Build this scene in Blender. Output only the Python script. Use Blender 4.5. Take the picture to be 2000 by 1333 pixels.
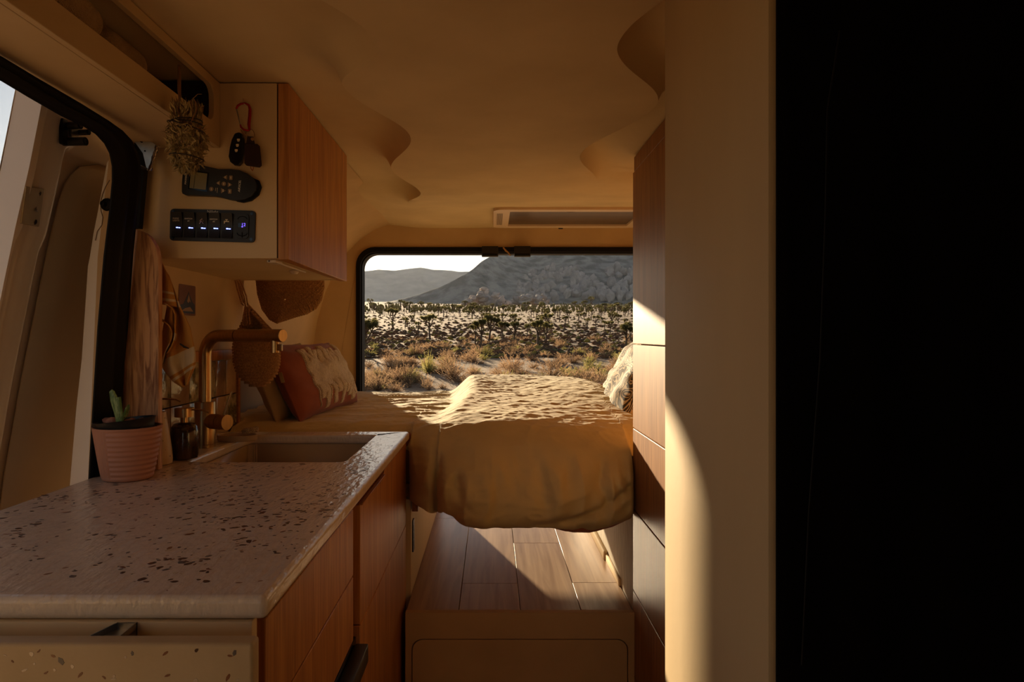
import bpy, bmesh, math, random
import numpy as np
from mathutils import Vector, Matrix, noise
from mathutils.geometry import tessellate_polygon

for o in list(bpy.data.objects):
    bpy.data.objects.remove(o)
SC = bpy.context.scene
COL = SC.collection
PI = math.pi
random.seed(7)

# ------------------------------------------------------------------ camera, sky, sun, exposure
EYE = 1.19
FP, CX, CY = 1333.33, 961.0, 656.0     # focal length in pixels, point the van's axis runs to
cd = bpy.data.cameras.new('camera'); cam = bpy.data.objects.new('camera', cd); COL.objects.link(cam)
cam.location = (0, 0, EYE); cam.rotation_euler = (PI / 2, 0, 0)
cd.sensor_width = 36; cd.lens = 24
cd.shift_x = (1000 - CX) / 2000; cd.shift_y = (CY - 666.5) / 2000
cd.clip_start = 0.02; cd.clip_end = 9000
SC.camera = cam

SUN_DIR = Vector((0.335, -1.0, -0.200)).normalized()      # the way the sunlight travels
wd = bpy.data.worlds.new('world'); SC.world = wd; wd.use_nodes = True
wn = wd.node_tree.nodes; wl = wd.node_tree.links
bg = wn['Background']
sky = wn.new('ShaderNodeTexSky'); sky.sky_type = 'NISHITA'; sky.sun_disc = False
sky.sun_elevation = math.asin(-SUN_DIR.z)
sky.sun_rotation = math.atan2(-SUN_DIR.x, -SUN_DIR.y)
sky.air_density = 1.0; sky.dust_density = 1.0; sky.ozone_density = 1.2; sky.altitude = 1000
hsv = wn.new('ShaderNodeHueSaturation'); hsv.inputs['Saturation'].default_value = .72
wl.new(sky.outputs[0], hsv.inputs['Color']); wl.new(hsv.outputs[0], bg.inputs[0]); bg.inputs[1].default_value = 0.052
sl = bpy.data.lights.new('sun', 'SUN'); sun = bpy.data.objects.new('sun', sl); COL.objects.link(sun)
sun.rotation_euler = SUN_DIR.to_track_quat('-Z', 'Y').to_euler()
sl.energy = 6.5; sl.color = (1.0, 0.78, 0.50); sl.angle = math.radians(0.9)
SC.view_settings.view_transform = 'Standard'; SC.view_settings.look = 'None'
SC.view_settings.gamma = 1; SC.view_settings.use_curve_mapping = False
SC.view_settings.exposure = 0.86
SC.cycles.max_bounces = 10; SC.cycles.diffuse_bounces = 7; SC.cycles.glossy_bounces = 4
SC.cycles.sample_clamp_indirect = 6; SC.cycles.caustics_reflective = False; SC.cycles.caustics_refractive = False


def at(px, py, d):
    return Vector(((px - CX) * d / FP, d, EYE + (CY - py) * d / FP))

def lerp(a, b, t): return a + (b - a) * t
def ss(a, b, x):
    t = min(1, max(0, (x - a) / (b - a))); return t * t * (3 - 2 * t)
def interp(x, pts):
    if x <= pts[0][0]: return pts[0][1]
    for (a, va), (b, vb) in zip(pts, pts[1:]):
        if x <= b: return va + (vb - va) * (x - a) / (b - a)
    return pts[-1][1]
def cosint(x, pts):
    if x <= pts[0][0]: return pts[0][1]
    for (a, va), (b, vb) in zip(pts, pts[1:]):
        if x <= b: return va + (vb - va) * (.5 - .5 * math.cos(PI * (x - a) / (b - a)))
    return pts[-1][1]
def fbm(p, o=4, s=1.0):
    return noise.fractal(Vector(p) * s, 1.0, 2.0, o)

# ------------------------------------------------------------------ materials
def mat_base(name):
    m = bpy.data.materials.new(name); m.use_nodes = True
    n = m.node_tree.nodes; b = n['Principled BSDF']
    return m, n, m.node_tree.links, b
def rgb(c): return (c[0], c[1], c[2], 1)
def simple(name, c, rough=.6, metal=0, spec=.5, sheen=0, coat=0, emit=None, es=1, trans=0, ior=1.45, alpha=1):
    m, n, l, b = mat_base(name)
    b.inputs['Base Color'].default_value = rgb(c); b.inputs['Roughness'].default_value = rough
    b.inputs['Metallic'].default_value = metal; b.inputs['Specular IOR Level'].default_value = spec
    b.inputs['Sheen Weight'].default_value = sheen; b.inputs['Coat Weight'].default_value = coat
    b.inputs['Transmission Weight'].default_value = trans; b.inputs['IOR'].default_value = ior
    if emit: b.inputs['Emission Color'].default_value = rgb(emit); b.inputs['Emission Strength'].default_value = es
    return m
def noisy(name, c1, c2, scale=(5, 5, 5), rough=.6, bump=.1, bscale=60, bdist=.002, detail=5, lo=.35, hi=.65, metal=0, spec=.4,
          sheen=0, vor=False, distort=0, coords='Object', wave=None, anis=0, obj_random=0):
    """two-tone noise colour with a fine relief"""
    m, n, l, b = mat_base(name)
    tc = n.new('ShaderNodeTexCoord'); mp = n.new('ShaderNodeMapping'); mp.inputs['Scale'].default_value = scale
    l.new(tc.outputs[coords], mp.inputs[0])
    src = mp.outputs[0]
    if obj_random:
        oi = n.new('ShaderNodeObjectInfo'); vm = n.new('ShaderNodeVectorMath'); vm.operation = 'SCALE'
        cb = n.new('ShaderNodeCombineXYZ')
        for i in range(3): l.new(oi.outputs['Random'], cb.inputs[i])
        l.new(cb.outputs[0], vm.inputs[0]); vm.inputs['Scale'].default_value = 37
        ad = n.new('ShaderNodeVectorMath'); l.new(mp.outputs[0], ad.inputs[0]); l.new(vm.outputs[0], ad.inputs[1]); src = ad.outputs[0]
    nt = n.new('ShaderNodeTexNoise'); nt.inputs['Scale'].default_value = 1; nt.inputs['Detail'].default_value = detail
    nt.inputs['Distortion'].default_value = distort
    l.new(src, nt.inputs['Vector'])
    fac = nt.outputs['Fac']
    if wave:
        wv = n.new('ShaderNodeTexWave'); wv.inputs['Scale'].default_value = wave[0]; wv.inputs['Distortion'].default_value = wave[1]
        wv.inputs['Detail'].default_value = 3; wv.inputs['Detail Scale'].default_value = wave[2]
        l.new(src, wv.inputs['Vector'])
        mx = n.new('ShaderNodeMath'); mx.operation = 'MULTIPLY_ADD'; mx.inputs[1].default_value = wave[3]
        l.new(wv.outputs['Fac'], mx.inputs[0])
        sc2 = n.new('ShaderNodeMath'); sc2.operation = 'MULTIPLY'; sc2.inputs[1].default_value = 1 - wave[3]
        l.new(nt.outputs['Fac'], sc2.inputs[0]); l.new(sc2.outputs[0], mx.inputs[2]); fac = mx.outputs[0]
    cr = n.new('ShaderNodeValToRGB'); cr.color_ramp.elements[0].color = rgb(c1); cr.color_ramp.elements[1].color = rgb(c2)
    cr.color_ramp.elements[0].position = lo; cr.color_ramp.elements[1].position = hi
    l.new(fac, cr.inputs[0])
    outc = cr.outputs[0]
    if obj_random:
        hs = n.new('ShaderNodeHueSaturation'); mr = n.new('ShaderNodeMapRange')
        mr.inputs['To Min'].default_value = 1 - obj_random; mr.inputs['To Max'].default_value = 1 + obj_random
        l.new(oi.outputs['Random'], mr.inputs[0]); l.new(mr.outputs[0], hs.inputs['Value']); l.new(outc, hs.inputs['Color']); outc = hs.outputs[0]
    l.new(outc, b.inputs['Base Color'])
    b.inputs['Roughness'].default_value = rough; b.inputs['Metallic'].default_value = metal
    b.inputs['Specular IOR Level'].default_value = spec; b.inputs['Sheen Weight'].default_value = sheen
    if bump:
        if isinstance(bscale, tuple):
            mp2 = n.new('ShaderNodeMapping'); mp2.inputs['Scale'].default_value = bscale; l.new(tc.outputs[coords], mp2.inputs[0]); s2 = mp2.outputs[0]; bs = 1
        else: s2 = tc.outputs[coords]; bs = bscale
        if vor: t2 = n.new('ShaderNodeTexVoronoi'); o2 = t2.outputs['Distance']
        else: t2 = n.new('ShaderNodeTexNoise'); t2.inputs['Detail'].default_value = 4; o2 = t2.outputs['Fac']
        t2.inputs['Scale'].default_value = bs; l.new(s2, t2.inputs['Vector'])
        bp = n.new('ShaderNodeBump'); bp.inputs['Strength'].default_value = bump; bp.inputs['Distance'].default_value = bdist
        l.new(o2, bp.inputs['Height']); l.new(bp.outputs[0], b.inputs['Normal'])
    return m
def wood(name, c1, c2, along='Z', f=1.0, rough=.45, rnd=0, wavy=.12, lo=.3, hi=.7):
    a, s = 5.0 * f, 95 * f
    sc = {'Z': (s, s, a), 'Y': (s, a, s), 'X': (a, s, s)}[along]
    bs = {'Z': (220, 220, 6), 'Y': (220, 6, 220), 'X': (6, 220, 220)}[along]
    return noisy(name, c1, c2, sc, rough, .25, bs, .0006, detail=7, lo=lo, hi=hi, distort=.9, wave=(.16, 9, 1.2, wavy), obj_random=rnd, spec=.3)

M = {}
M['plaster'] = noisy('tan_plaster', (.52, .365, .20), (.66, .47, .265), (4, 4, 4), .75, .22, 35, .0022, lo=.3, hi=.72, detail=7)
M['ceiling'] = noisy('pale_tan_ceiling_plaster', (.60, .46, .265), (.74, .585, .355), (4, 4, 4), .75, .22, 35, .0022, lo=.3, hi=.72, detail=7)
M['plaster_light'] = noisy('cream_plaster', (.66, .50, .285), (.77, .595, .36), (4, 4, 1.2), .62, .16, 45, .0018, lo=.3, hi=.72, detail=7)
M['cream_paint'] = noisy('cream_painted_panel', (.58, .44, .25), (.63, .48, .28), (9, 9, 9), .55, .05, 90, .001)
M['oak'] = wood('oak_veneer', (.34, .135, .036), (.60, .285, .092), 'Z', 1.0, .42, .05)
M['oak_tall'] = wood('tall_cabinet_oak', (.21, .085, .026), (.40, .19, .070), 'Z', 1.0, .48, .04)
M['oak_board'] = noisy('red_oak_board', (.27, .11, .045), (.66, .38, .20), (95, 95, 7), .55, .3, (220, 220, 9), .0006, detail=6, lo=.36, hi=.56, distort=1.4)
M['oak_edge'] = wood('oak_edge', (.30, .13, .04), (.48, .23, .08), 'Y', 1.0, .5)
M['plank'] = wood('walnut_plank', (.30, .19, .12), (.50, .35, .23), 'Y', .45, .32, .12)
M['terrazzo'] = noisy('terrazzo_resin', (.68, .57, .455), (.78, .665, .54), (7, 7, 7), .22, .8, (70, 26, 40), .0035, lo=.3, hi=.75, spec=.55)
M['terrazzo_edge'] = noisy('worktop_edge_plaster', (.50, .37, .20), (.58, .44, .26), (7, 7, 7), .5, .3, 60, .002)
M['partition'] = noisy('washroom_plaster', (.48, .355, .20), (.58, .44, .25), (4, 4, 1.2), .62, .16, 45, .0018, lo=.3, hi=.72, detail=7)
M['sink'] = noisy('sink_resin', (.55, .42, .27), (.60, .47, .31), (5, 5, 5), .35, .08, 40, .001)
M['chipa'] = simple('chip_umber', (.085, .04, .022), .3)
M['chipb'] = simple('chip_rust', (.22, .09, .04), .3)
M['chipc'] = simple('chip_slate', (.13, .11, .10), .3)
M['chipd'] = simple('chip_pearl', (.62, .50, .36), .22, spec=.8)
M['black'] = simple('black_rubber', (.0045, .004, .0035), .6, spec=.25)
M['blackpl'] = noisy('black_plastic', (.010, .009, .009), (.014, .013, .012), (30, 30, 30), .42, .15, 400, .0003)
M['blackgl'] = simple('black_gloss', (.006, .006, .007), .15)
M['darkcloth'] = noisy('black_cloth', (.0018, .0016, .0015), (.0028, .0025, .0024), (40, 40, 40), .95, .2, 300, .0004, spec=.1)
M['brass'] = noisy('brushed_brass', (.40, .255, .115), (.50, .325, .15), (300, 300, 6), .30, .1, (400, 400, 5), .0002, metal=1)
M['steel'] = noisy('galvanised_steel', (.30, .29, .27), (.45, .43, .40), (30, 30, 30), .35, .1, 120, .0004, metal=1)
M['steel_dark'] = simple('dark_steel', (.10, .095, .09), .4, 1)
M['vanpaint'] = noisy('white_van_paint', (.84, .79, .74), (.88, .83, .78), (4, 4, 4), .28, .05, 160, .0005, spec=.6)
M['vanpanel'] = noisy('beige_vinyl_panel', (.56, .48, .36), (.62, .53, .41), (5, 5, 5), .6, .2, 200, .0006)
M['duvet'] = noisy('linen_ochre', (.58, .46, .225), (.69, .56, .29), (5, 5, 5), .9, .45, (120, 220, 170), .0012, lo=.3, hi=.7, sheen=.15, spec=.2)
M['rust'] = noisy('rust_linen', (.34, .10, .035), (.42, .13, .045), (8, 8, 8), .9, .4, 220, .001, sheen=.2)
M['velvet'] = noisy('rust_velvet', (.21, .048, .022), (.29, .075, .034), (10, 10, 10), .9, .3, 300, .001, sheen=.15)
M['tuft'] = noisy('cream_tufting', (.62, .49, .37), (.76, .63, .50), (60, 60, 60), .95, 1.0, 330, .004, vor=True, sheen=.2)
M['khaki'] = noisy('khaki_canvas', (.36, .25, .11), (.42, .30, .14), (9, 9, 9), .9, .2, 350, .0006)
M['mattress'] = noisy('mattress_ticking', (.30, .11, .05), (.35, .14, .06), (9, 9, 9), .9, .2, 250, .0006)
M['pot'] = simple('terracotta_pink', (.47, .22, .14), .55)
M['soil'] = noisy('potting_bark', (.06, .03, .02), (.17, .08, .05), (60, 60, 60), .9, .8, 150, .004)
M['bulb'] = noisy('bulb_skin', (.20, .07, .045), (.38, .17, .10), (60, 60, 20), .7, .4, 120, .002)
M['leaf'] = noisy('succulent_leaf', (.07, .14, .035), (.25, .34, .13), (180, 180, 60), .4, .2, 200, .0006, lo=.45, hi=.62)
M['jute'] = noisy('jute_twine', (.33, .17, .065), (.55, .31, .13), (200, 200, 200), .9, .5, 500, .0008)
M['herb'] = noisy('dried_sage', (.20, .15, .06), (.46, .36, .17), (70, 70, 70), .9, .3, 300, .001)
M['herbstem'] = simple('dry_stem', (.20, .10, .04), .8)
M['twine'] = simple('dark_twine', (.02, .014, .01), .8)
M['red'] = simple('red_anodised', (.42, .02, .015), .28, .6)
M['maroon'] = noisy('maroon_leather', (.022, .005, .004), (.034, .008, .006), (60, 60, 60), .6, .3, 300, .0006)
M['orangecloth'] = noisy('orange_waffle', (.36, .10, .03), (.46, .14, .045), (30, 30, 30), .9, .9, 420, .003, vor=True)
M['terry'] = noisy('beige_terry', (.42, .30, .16), (.50, .36, .20), (50, 50, 50), .95, .8, 500, .003, vor=True)
M['screen'] = simple('lcd', (.24, .21, .10), .3)
M['print'] = simple('pale_print', (.80, .72, .52), .5)
M['printw'] = simple('white_print', (.95, .92, .86), .5)
M['led'] = simple('blue_led', (.1, .12, .8), .3, emit=(.16, .22, 1.0), es=3.5)
M['ledd'] = simple('violet_digits', (.1, .05, .8), .3, emit=(.15, .08, 1.0), es=1.6)
M['white'] = simple('white_plastic', (.72, .62, .50), .35)
M['whitegrey'] = noisy('pale_board', (.50, .44, .34), (.66, .60, .48), (14, 60, 14), .6, .2, 60, .002)
M['skyframe'] = simple('roof_hatch_frame', (.68, .52, .38), .4)
M['grille'] = simple('grey_grille', (.26, .18, .11), .6)
M['blind'] = noisy('hatch_blind', (.075, .045, .028), (.12, .075, .045), (3, 14, 3), .35, .1, 30, .002)
M['amber'] = noisy('amber_mottled_glass', (.018, .009, .005), (.07, .028, .010), (22, 22, 22), .13, .15, 25, .002, spec=.7)
M['ceramic'] = noisy('speckled_ceramic', (.10, .055, .03), (.60, .46, .30), (70, 70, 70), .4, .1, 50, .001, lo=.30, hi=.34)
M['tilea'] = noisy('glazed_tile_green', (.13, .12, .06), (.52, .44, .28), (30, 30, 30), .12, .8, 38, .003, lo=.40, hi=.60, spec=.7, obj_random=.2)
M['tileb'] = noisy('glazed_tile_blush', (.36, .22, .13), (.50, .33, .20), (10, 10, 10), .14, .7, 30, .003, spec=.7, obj_random=.2)
M['grout'] = simple('dark_grout', (.04, .028, .018), .9)
M['dish'] = simple('clay_dish', (.50, .35, .20), .5)
M['loofah'] = noisy('loofah', (.42, .28, .13), (.60, .42, .22), (120, 120, 120), .9, 1, 260, .004, vor=True)
M['cardpic'] = simple('dark_card', (.018, .012, .010), .4)
M['cardor'] = simple('card_orange', (.42, .11, .03), .5)
M['cardwh'] = simple('card_white', (.50, .42, .32), .5)
M['postbrown'] = noisy('card_sunset', (.16, .055, .02), (.22, .08, .03), (20, 20, 20), .5, 0)
M['gold'] = simple('old_gold', (.36, .20, .06), .4)
M['foil'] = noisy('foil_tape', (.5, .48, .44), (.8, .78, .74), (60, 60, 60), .18, 1, 90, .006, metal=1)

# tea towel: ochre with cream bands across its length
def towel_mat():
    m, n, l, b = mat_base('ochre_tea_towel')
    uv = n.new('ShaderNodeUVMap'); sp = n.new('ShaderNodeSeparateXYZ'); l.new(uv.outputs[0], sp.inputs[0])
    cr = n.new('ShaderNodeValToRGB'); cr.color_ramp.interpolation = 'CONSTANT'
    e = cr.color_ramp.elements; och = rgb((.50, .225, .035)); crm = rgb((.60, .46, .27))
    e[0].position = 0; e[0].color = och; e[1].position = .145; e[1].color = crm
    for p, c in ((.16, och), (.185, crm), (.20, och), (.37, crm), (.40, och), (.66, crm), (.80, och), (.83, crm), (.86, och)):
        x = e.new(p); x.color = c
    l.new(sp.outputs[1], cr.inputs[0]); l.new(cr.outputs[0], b.inputs['Base Color']); b.inputs['Roughness'].default_value = .9
    tc = n.new('ShaderNodeTexCoord'); nt = n.new('ShaderNodeTexNoise'); nt.inputs['Scale'].default_value = 300; l.new(tc.outputs['Object'], nt.inputs[0])
    bp = n.new('ShaderNodeBump'); bp.inputs['Strength'].default_value = .4; bp.inputs['Distance'].default_value = .001
    l.new(nt.outputs[0], bp.inputs['Height']); l.new(bp.outputs[0], b.inputs['Normal'])
    return m
M['towel'] = towel_mat()
# marbled pillow
def marble_mat():
    m, n, l, b = mat_base('marbled_print_cotton')
    tc = n.new('ShaderNodeTexCoord')
    nt = n.new('ShaderNodeTexNoise'); nt.inputs['Scale'].default_value = 7; nt.inputs['Detail'].default_value = 2; nt.inputs['Distortion'].default_value = 1.6
    l.new(tc.outputs['Object'], nt.inputs['Vector'])
    mt = n.new('ShaderNodeMath'); mt.operation = 'MULTIPLY'; mt.inputs[1].default_value = 95; l.new(nt.outputs['Fac'], mt.inputs[0])
    sn = n.new('ShaderNodeMath'); sn.operation = 'SINE'; l.new(mt.outputs[0], sn.inputs[0])
    cr = n.new('ShaderNodeValToRGB'); cr.color_ramp.elements[0].position = .18; cr.color_ramp.elements[1].position = .42
    cr.color_ramp.elements[0].color = rgb((.07, .05, .025)); cr.color_ramp.elements[1].color = rgb((.66, .54, .36))
    l.new(sn.outputs[0], cr.inputs[0]); l.new(cr.outputs[0], b.inputs['Base Color']); b.inputs['Roughness'].default_value = .85
    return m
M['marble'] = marble_mat()

# outside
M['sand'] = noisy('desert_sand', (.27, .16, .09), (.44, .285, .17), (.12, .12, .12), .95, .6, 1.3, .12, detail=10, lo=.36, hi=.62)
M['shrub_brown'] = noisy('dry_brush', (.26, .16, .095), (.50, .33, .19), (2, 2, 2), .9, 0, obj_random=.25)
M['shrub_green'] = noisy('olive_brush', (.25, .22, .07), (.46, .40, .15), (2, 2, 2), .9, 0, obj_random=.2)
M['bark'] = noisy('joshua_bark', (.10, .065, .038), (.20, .13, .08), (3, 3, 3), .95, .5, 8, .05)
M['spike'] = noisy('joshua_leaves', (.13, .12, .045), (.30, .26, .10), (1.5, 1.5, 1.5), .7, 0, obj_random=.15)
M['mountain'] = noisy('far_hillside', (.19, .17, .15), (.40, .355, .31), (.06, .06, .06), .95, .9, .05, 8, detail=14, lo=.40, hi=.60)
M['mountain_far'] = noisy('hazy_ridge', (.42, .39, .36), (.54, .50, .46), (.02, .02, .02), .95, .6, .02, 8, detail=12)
M['rock'] = noisy('granite', (.36, .30, .265), (.58, .49, .44), (.06, .06, .06), .9, .8, .12, 3, detail=8, obj_random=.1)

def add_trans(m, f):
    nt = m.node_tree; b = nt.nodes['Principled BSDF']; t = nt.nodes.new('ShaderNodeBsdfTranslucent'); x = nt.nodes.new('ShaderNodeMixShader')
    src = b.inputs['Base Color'].links[0].from_socket; nt.links.new(src, t.inputs['Color']); x.inputs[0].default_value = f
    nt.links.new(b.outputs[0], x.inputs[1]); nt.links.new(t.outputs[0], x.inputs[2]); nt.links.new(x.outputs[0], nt.nodes['Material Output'].inputs['Surface'])
for k_ in ('shrub_brown', 'shrub_green', 'spike'): add_trans(M[k_], .6)

# ------------------------------------------------------------------ mesh building
class MB:
    def __init__(s): s.v = []; s.f = []; s.uv = None
    def add(s, vs, fs):
        k = len(s.v); s.v.extend(tuple(p) for p in vs); s.f.extend(tuple(i + k for i in f) for f in fs); return s
    def box(s, x0, y0, z0, x1, y1, z1, r=0, seg=2):
        x0, x1 = sorted((x0, x1)); y0, y1 = sorted((y0, y1)); z0, z1 = sorted((z0, z1))
        if not r:
            vs = [(x, y, z) for x in (x0, x1) for y in (y0, y1) for z in (z0, z1)]
            return s.add(vs, [(0, 1, 3, 2), (4, 6, 7, 5), (0, 4, 5, 1), (2, 3, 7, 6), (0, 2, 6, 4), (1, 5, 7, 3)])
        bm = bmesh.new(); bmesh.ops.create_cube(bm, size=1)
        for v in bm.verts: v.co = (lerp(x0, x1, v.co.x + .5), lerp(y0, y1, v.co.y + .5), lerp(z0, z1, v.co.z + .5))
        bmesh.ops.bevel(bm, geom=bm.edges[:], offset=r, segments=seg, profile=.5, affect='EDGES')
        return s.bm(bm)
    def bm(s, bm, mtx=None):
        bm.verts.index_update()
        vs = [(mtx @ v.co if mtx else v.co) for v in bm.verts]
        s.add(vs, [[v.index for v in f.verts] for f in bm.faces]); bm.free(); return s
    def obox(s, c, ax, ay, az, r=0):
        """box with centre c and half-axes ax, ay, az"""
        k = len(s.v); s.box(-1, -1, -1, 1, 1, 1, r)
        for i in range(k, len(s.v)):
            p = s.v[i]; s.v[i] = tuple(Vector(c) + Vector(ax) * p[0] + Vector(ay) * p[1] + Vector(az) * p[2])
        return s
    def tube(s, pts, rad, n=10, cap=True, flat=1.0):
        pts = [Vector(p) for p in pts]; m = len(pts)
        if not hasattr(rad, '__len__'): rad = [rad] * m
        t = [(pts[min(i + 1, m - 1)] - pts[max(i - 1, 0)]).normalized() for i in range(m)]
        up = Vector((0, 0, 1)) if abs(t[0].z) < .9 else Vector((0, 1, 0))
        a = t[0].cross(up).normalized(); vs = []
        for i in range(m):
            a = (a - t[i] * a.dot(t[i])).normalized(); b = t[i].cross(a)
            for k in range(n):
                th = 2 * PI * k / n; vs.append(pts[i] + (a * math.cos(th) + b * math.sin(th) * flat) * rad[i])
        fs = [(i * n + k, i * n + (k + 1) % n, (i + 1) * n + (k + 1) % n, (i + 1) * n + k) for i in range(m - 1) for k in range(n)]
        if cap: fs += [tuple(range(n))[::-1], tuple((m - 1) * n + k for k in range(n))]
        return s.add(vs, fs)
    def cyl(s, p0, p1, r, n=20): return s.tube([p0, p1], r, n)
    def lathe(s, c, prof, n=32, fn=None, cap=True, axis=None):
        """prof: (r, z) pairs from the base up; fn(theta, i, r) changes r"""
        c = Vector(c); vs = []
        A, B, Cc = (Vector((1, 0, 0)), Vector((0, 1, 0)), Vector((0, 0, 1)))
        if axis: Cc = Vector(axis).normalized(); A = Cc.orthogonal().normalized(); B = Cc.cross(A)
        for i, (r, z) in enumerate(prof):
            for k in range(n):
                th = 2 * PI * k / n; rr = fn(th, i, r) if fn else r
                vs.append(c + A * rr * math.cos(th) + B * rr * math.sin(th) + Cc * z)
        m = len(prof)
        fs = [(i * n + k, i * n + (k + 1) % n, (i + 1) * n + (k + 1) % n, (i + 1) * n + k) for i in range(m - 1) for k in range(n)]
        if cap: fs += [tuple(range(n))[::-1], tuple((m - 1) * n + k for k in range(n))]
        return s.add(vs, fs)
    def plate(s, outer, holes=(), fn=None, a=0.0, b=0.01):
        """flat plate with holes; fn(u, v, w) -> world, w runs from a to b"""
        loops = [list(outer)] + [list(h) for h in holes]
        tris = tessellate_polygon([[Vector((p[0], p[1], 0)) for p in lp] for lp in loops])
        allp = [p for lp in loops for p in lp]; N = len(allp)
        vs = [fn(p[0], p[1], a) for p in allp] + [fn(p[0], p[1], b) for p in allp]
        fs = [tuple(t) for t in tris] + [tuple(i + N for i in reversed(t)) for t in tris]
        k = 0
        for lp in loops:
            L = len(lp)
            for i in range(L): fs.append((k + i, k + (i + 1) % L, k + (i + 1) % L + N, k + i + N))
            k += L
        return s.add(vs, fs)
    def grid(s, rows):
        m, n = len(rows), len(rows[0])
        return s.add([p for r in rows for p in r], [(i * n + j, i * n + j + 1, (i + 1) * n + j + 1, (i + 1) * n + j) for i in range(m - 1) for j in range(n - 1)])
    def blob(s, c, r, sub=2, nz=.0, f=1.0, seed=0):
        bm = bmesh.new(); bmesh.ops.create_icosphere(bm, subdivisions=sub, radius=1)
        r = Vector(r) if hasattr(r, '__len__') else Vector((r, r, r))
        for v in bm.verts:
            d = 1 + nz * noise.noise(v.co * f + Vector((seed * 7.1, seed * 3.3, seed)))
            v.co = Vector((v.co.x * r.x, v.co.y * r.y, v.co.z * r.z)) * d + Vector(c)
        return s.bm(bm)

def rrect(x0, y0, x1, y1, r, n=6):
    out = []
    for cx, cy, a in ((x1 - r, y1 - r, 0), (x0 + r, y1 - r, 90), (x0 + r, y0 + r, 180), (x1 - r, y0 + r, 270)):
        for k in range(n + 1):
            t = math.radians(a + 90 * k / n); out.append((cx + r * math.cos(t), cy + r * math.sin(t)))
    return out

ORG = {}
def tag(o, label=None, cat=None, group=None, kind=None):
    if label: o['label'] = label
    if cat: o['category'] = cat
    if group: o['group'] = group
    if kind: o['kind'] = kind
    return o
def thing(name, label, cat, loc, group=None):
    o = bpy.data.objects.new(name, None); COL.objects.link(o); o.location = loc; o.empty_display_size = .05
    ORG[o.name] = Vector(loc); return tag(o, label, cat, group)
def ob(name, mb, m, parent=None, sharp=38, bevel=0, solid=0, sub=0, label=None, cat=None, group=None, kind=None, loc=None, bseg=2):
    if parent is not None: org = ORG[parent.name]
    elif loc is not None: org = Vector(loc)
    else:
        xs, ys, zs = zip(*mb.v); org = Vector(((min(xs) + max(xs)) / 2, (min(ys) + max(ys)) / 2, min(zs)))
    me = bpy.data.meshes.new(name)
    me.from_pydata([(v[0] - org.x, v[1] - org.y, v[2] - org.z) for v in mb.v], [], mb.f)
    me.validate(); 
    bm = bmesh.new(); bm.from_mesh(me); bmesh.ops.recalc_face_normals(bm, faces=bm.faces[:]); bm.to_mesh(me); bm.free()
    if mb.uv:
        ul = me.uv_layers.new(name='UVMap')
        for lp in me.loops: ul.data[lp.index].uv = mb.uv[lp.vertex_index]
    me.materials.append(M[m] if isinstance(m, str) else m)
    me.shade_smooth(); me.set_sharp_from_angle(angle=math.radians(sharp))
    o = bpy.data.objects.new(name, me); COL.objects.link(o)
    if parent is not None: o.parent = parent
    else: o.location = org
    ORG[o.name] = org
    if bevel:
        b = o.modifiers.new('bevel', 'BEVEL'); b.width = bevel; b.segments = bseg; b.limit_method = 'ANGLE'; b.angle_limit = math.radians(40); b.harden_normals = True
    if solid:
        q = o.modifiers.new('solid', 'SOLIDIFY'); q.thickness = solid; q.offset = 0
    if sub:
        q = o.modifiers.new('sub', 'SUBSURF'); q.levels = sub; q.render_levels = sub
    return tag(o, label, cat, group, kind)
def structure(name, mb, m, **k): return ob(name, mb, m, kind='structure', **k)
def copy_tree(src, loc, rz=0, sc=1, parent=None, label=None, group=None):
    c = src.copy(); COL.objects.link(c); c.location = loc; c.rotation_euler = (0, 0, rz)
    c.scale = sc if hasattr(sc, '__len__') else (sc, sc, sc)
    if label: c['label'] = label
    if group: c['group'] = group
    for ch in list(src.children):
        d = ch.copy(); COL.objects.link(d); d.parent = c
    return c
def text(mb, s, org, xd, yd, size, depth=.0003, align='CENTER', shear=0):
    cu = bpy.data.curves.new('t', 'FONT'); cu.body = s; cu.size = size; cu.align_x = align; cu.align_y = 'CENTER'; cu.shear = shear
    cu.resolution_u = 3
    o = bpy.data.objects.new('t', cu); COL.objects.link(o)
    dg = bpy.context.evaluated_depsgraph_get(); e = o.evaluated_get(dg); me = e.to_mesh()
    xd = Vector(xd).normalized(); yd = Vector(yd).normalized(); zd = xd.cross(yd); org = Vector(org)
    vs = [org + xd * v.co.x + yd * v.co.y + zd * depth for v in me.vertices]
    mb.add(vs, [tuple(p.vertices) for p in me.polygons]); e.to_mesh_clear()
    bpy.data.objects.remove(o); bpy.data.curves.remove(cu); return mb

E = EYE
# plane maps
def XZ(u, v, w): return (u, w, v)          # plate in the X-Z plane, w along Y
def YZ(u, v, w): return (w, u, v)          # plate in the Y-Z plane, w along X
def XY(u, v, w): return (u, v, w)

# ================================================================== THE SHELL
WL = lambda z: interp(z, [(0, -.86), (E - .29, -.842), (E + .17, -.822), (E + .45, -.79), (E + .58, -.765)])   # mid wall
mb = MB()
mb.box(-1.0, -1.0, -.04, 1.06, 3.58, 0)
structure('floor', mb, 'plank')
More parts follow.
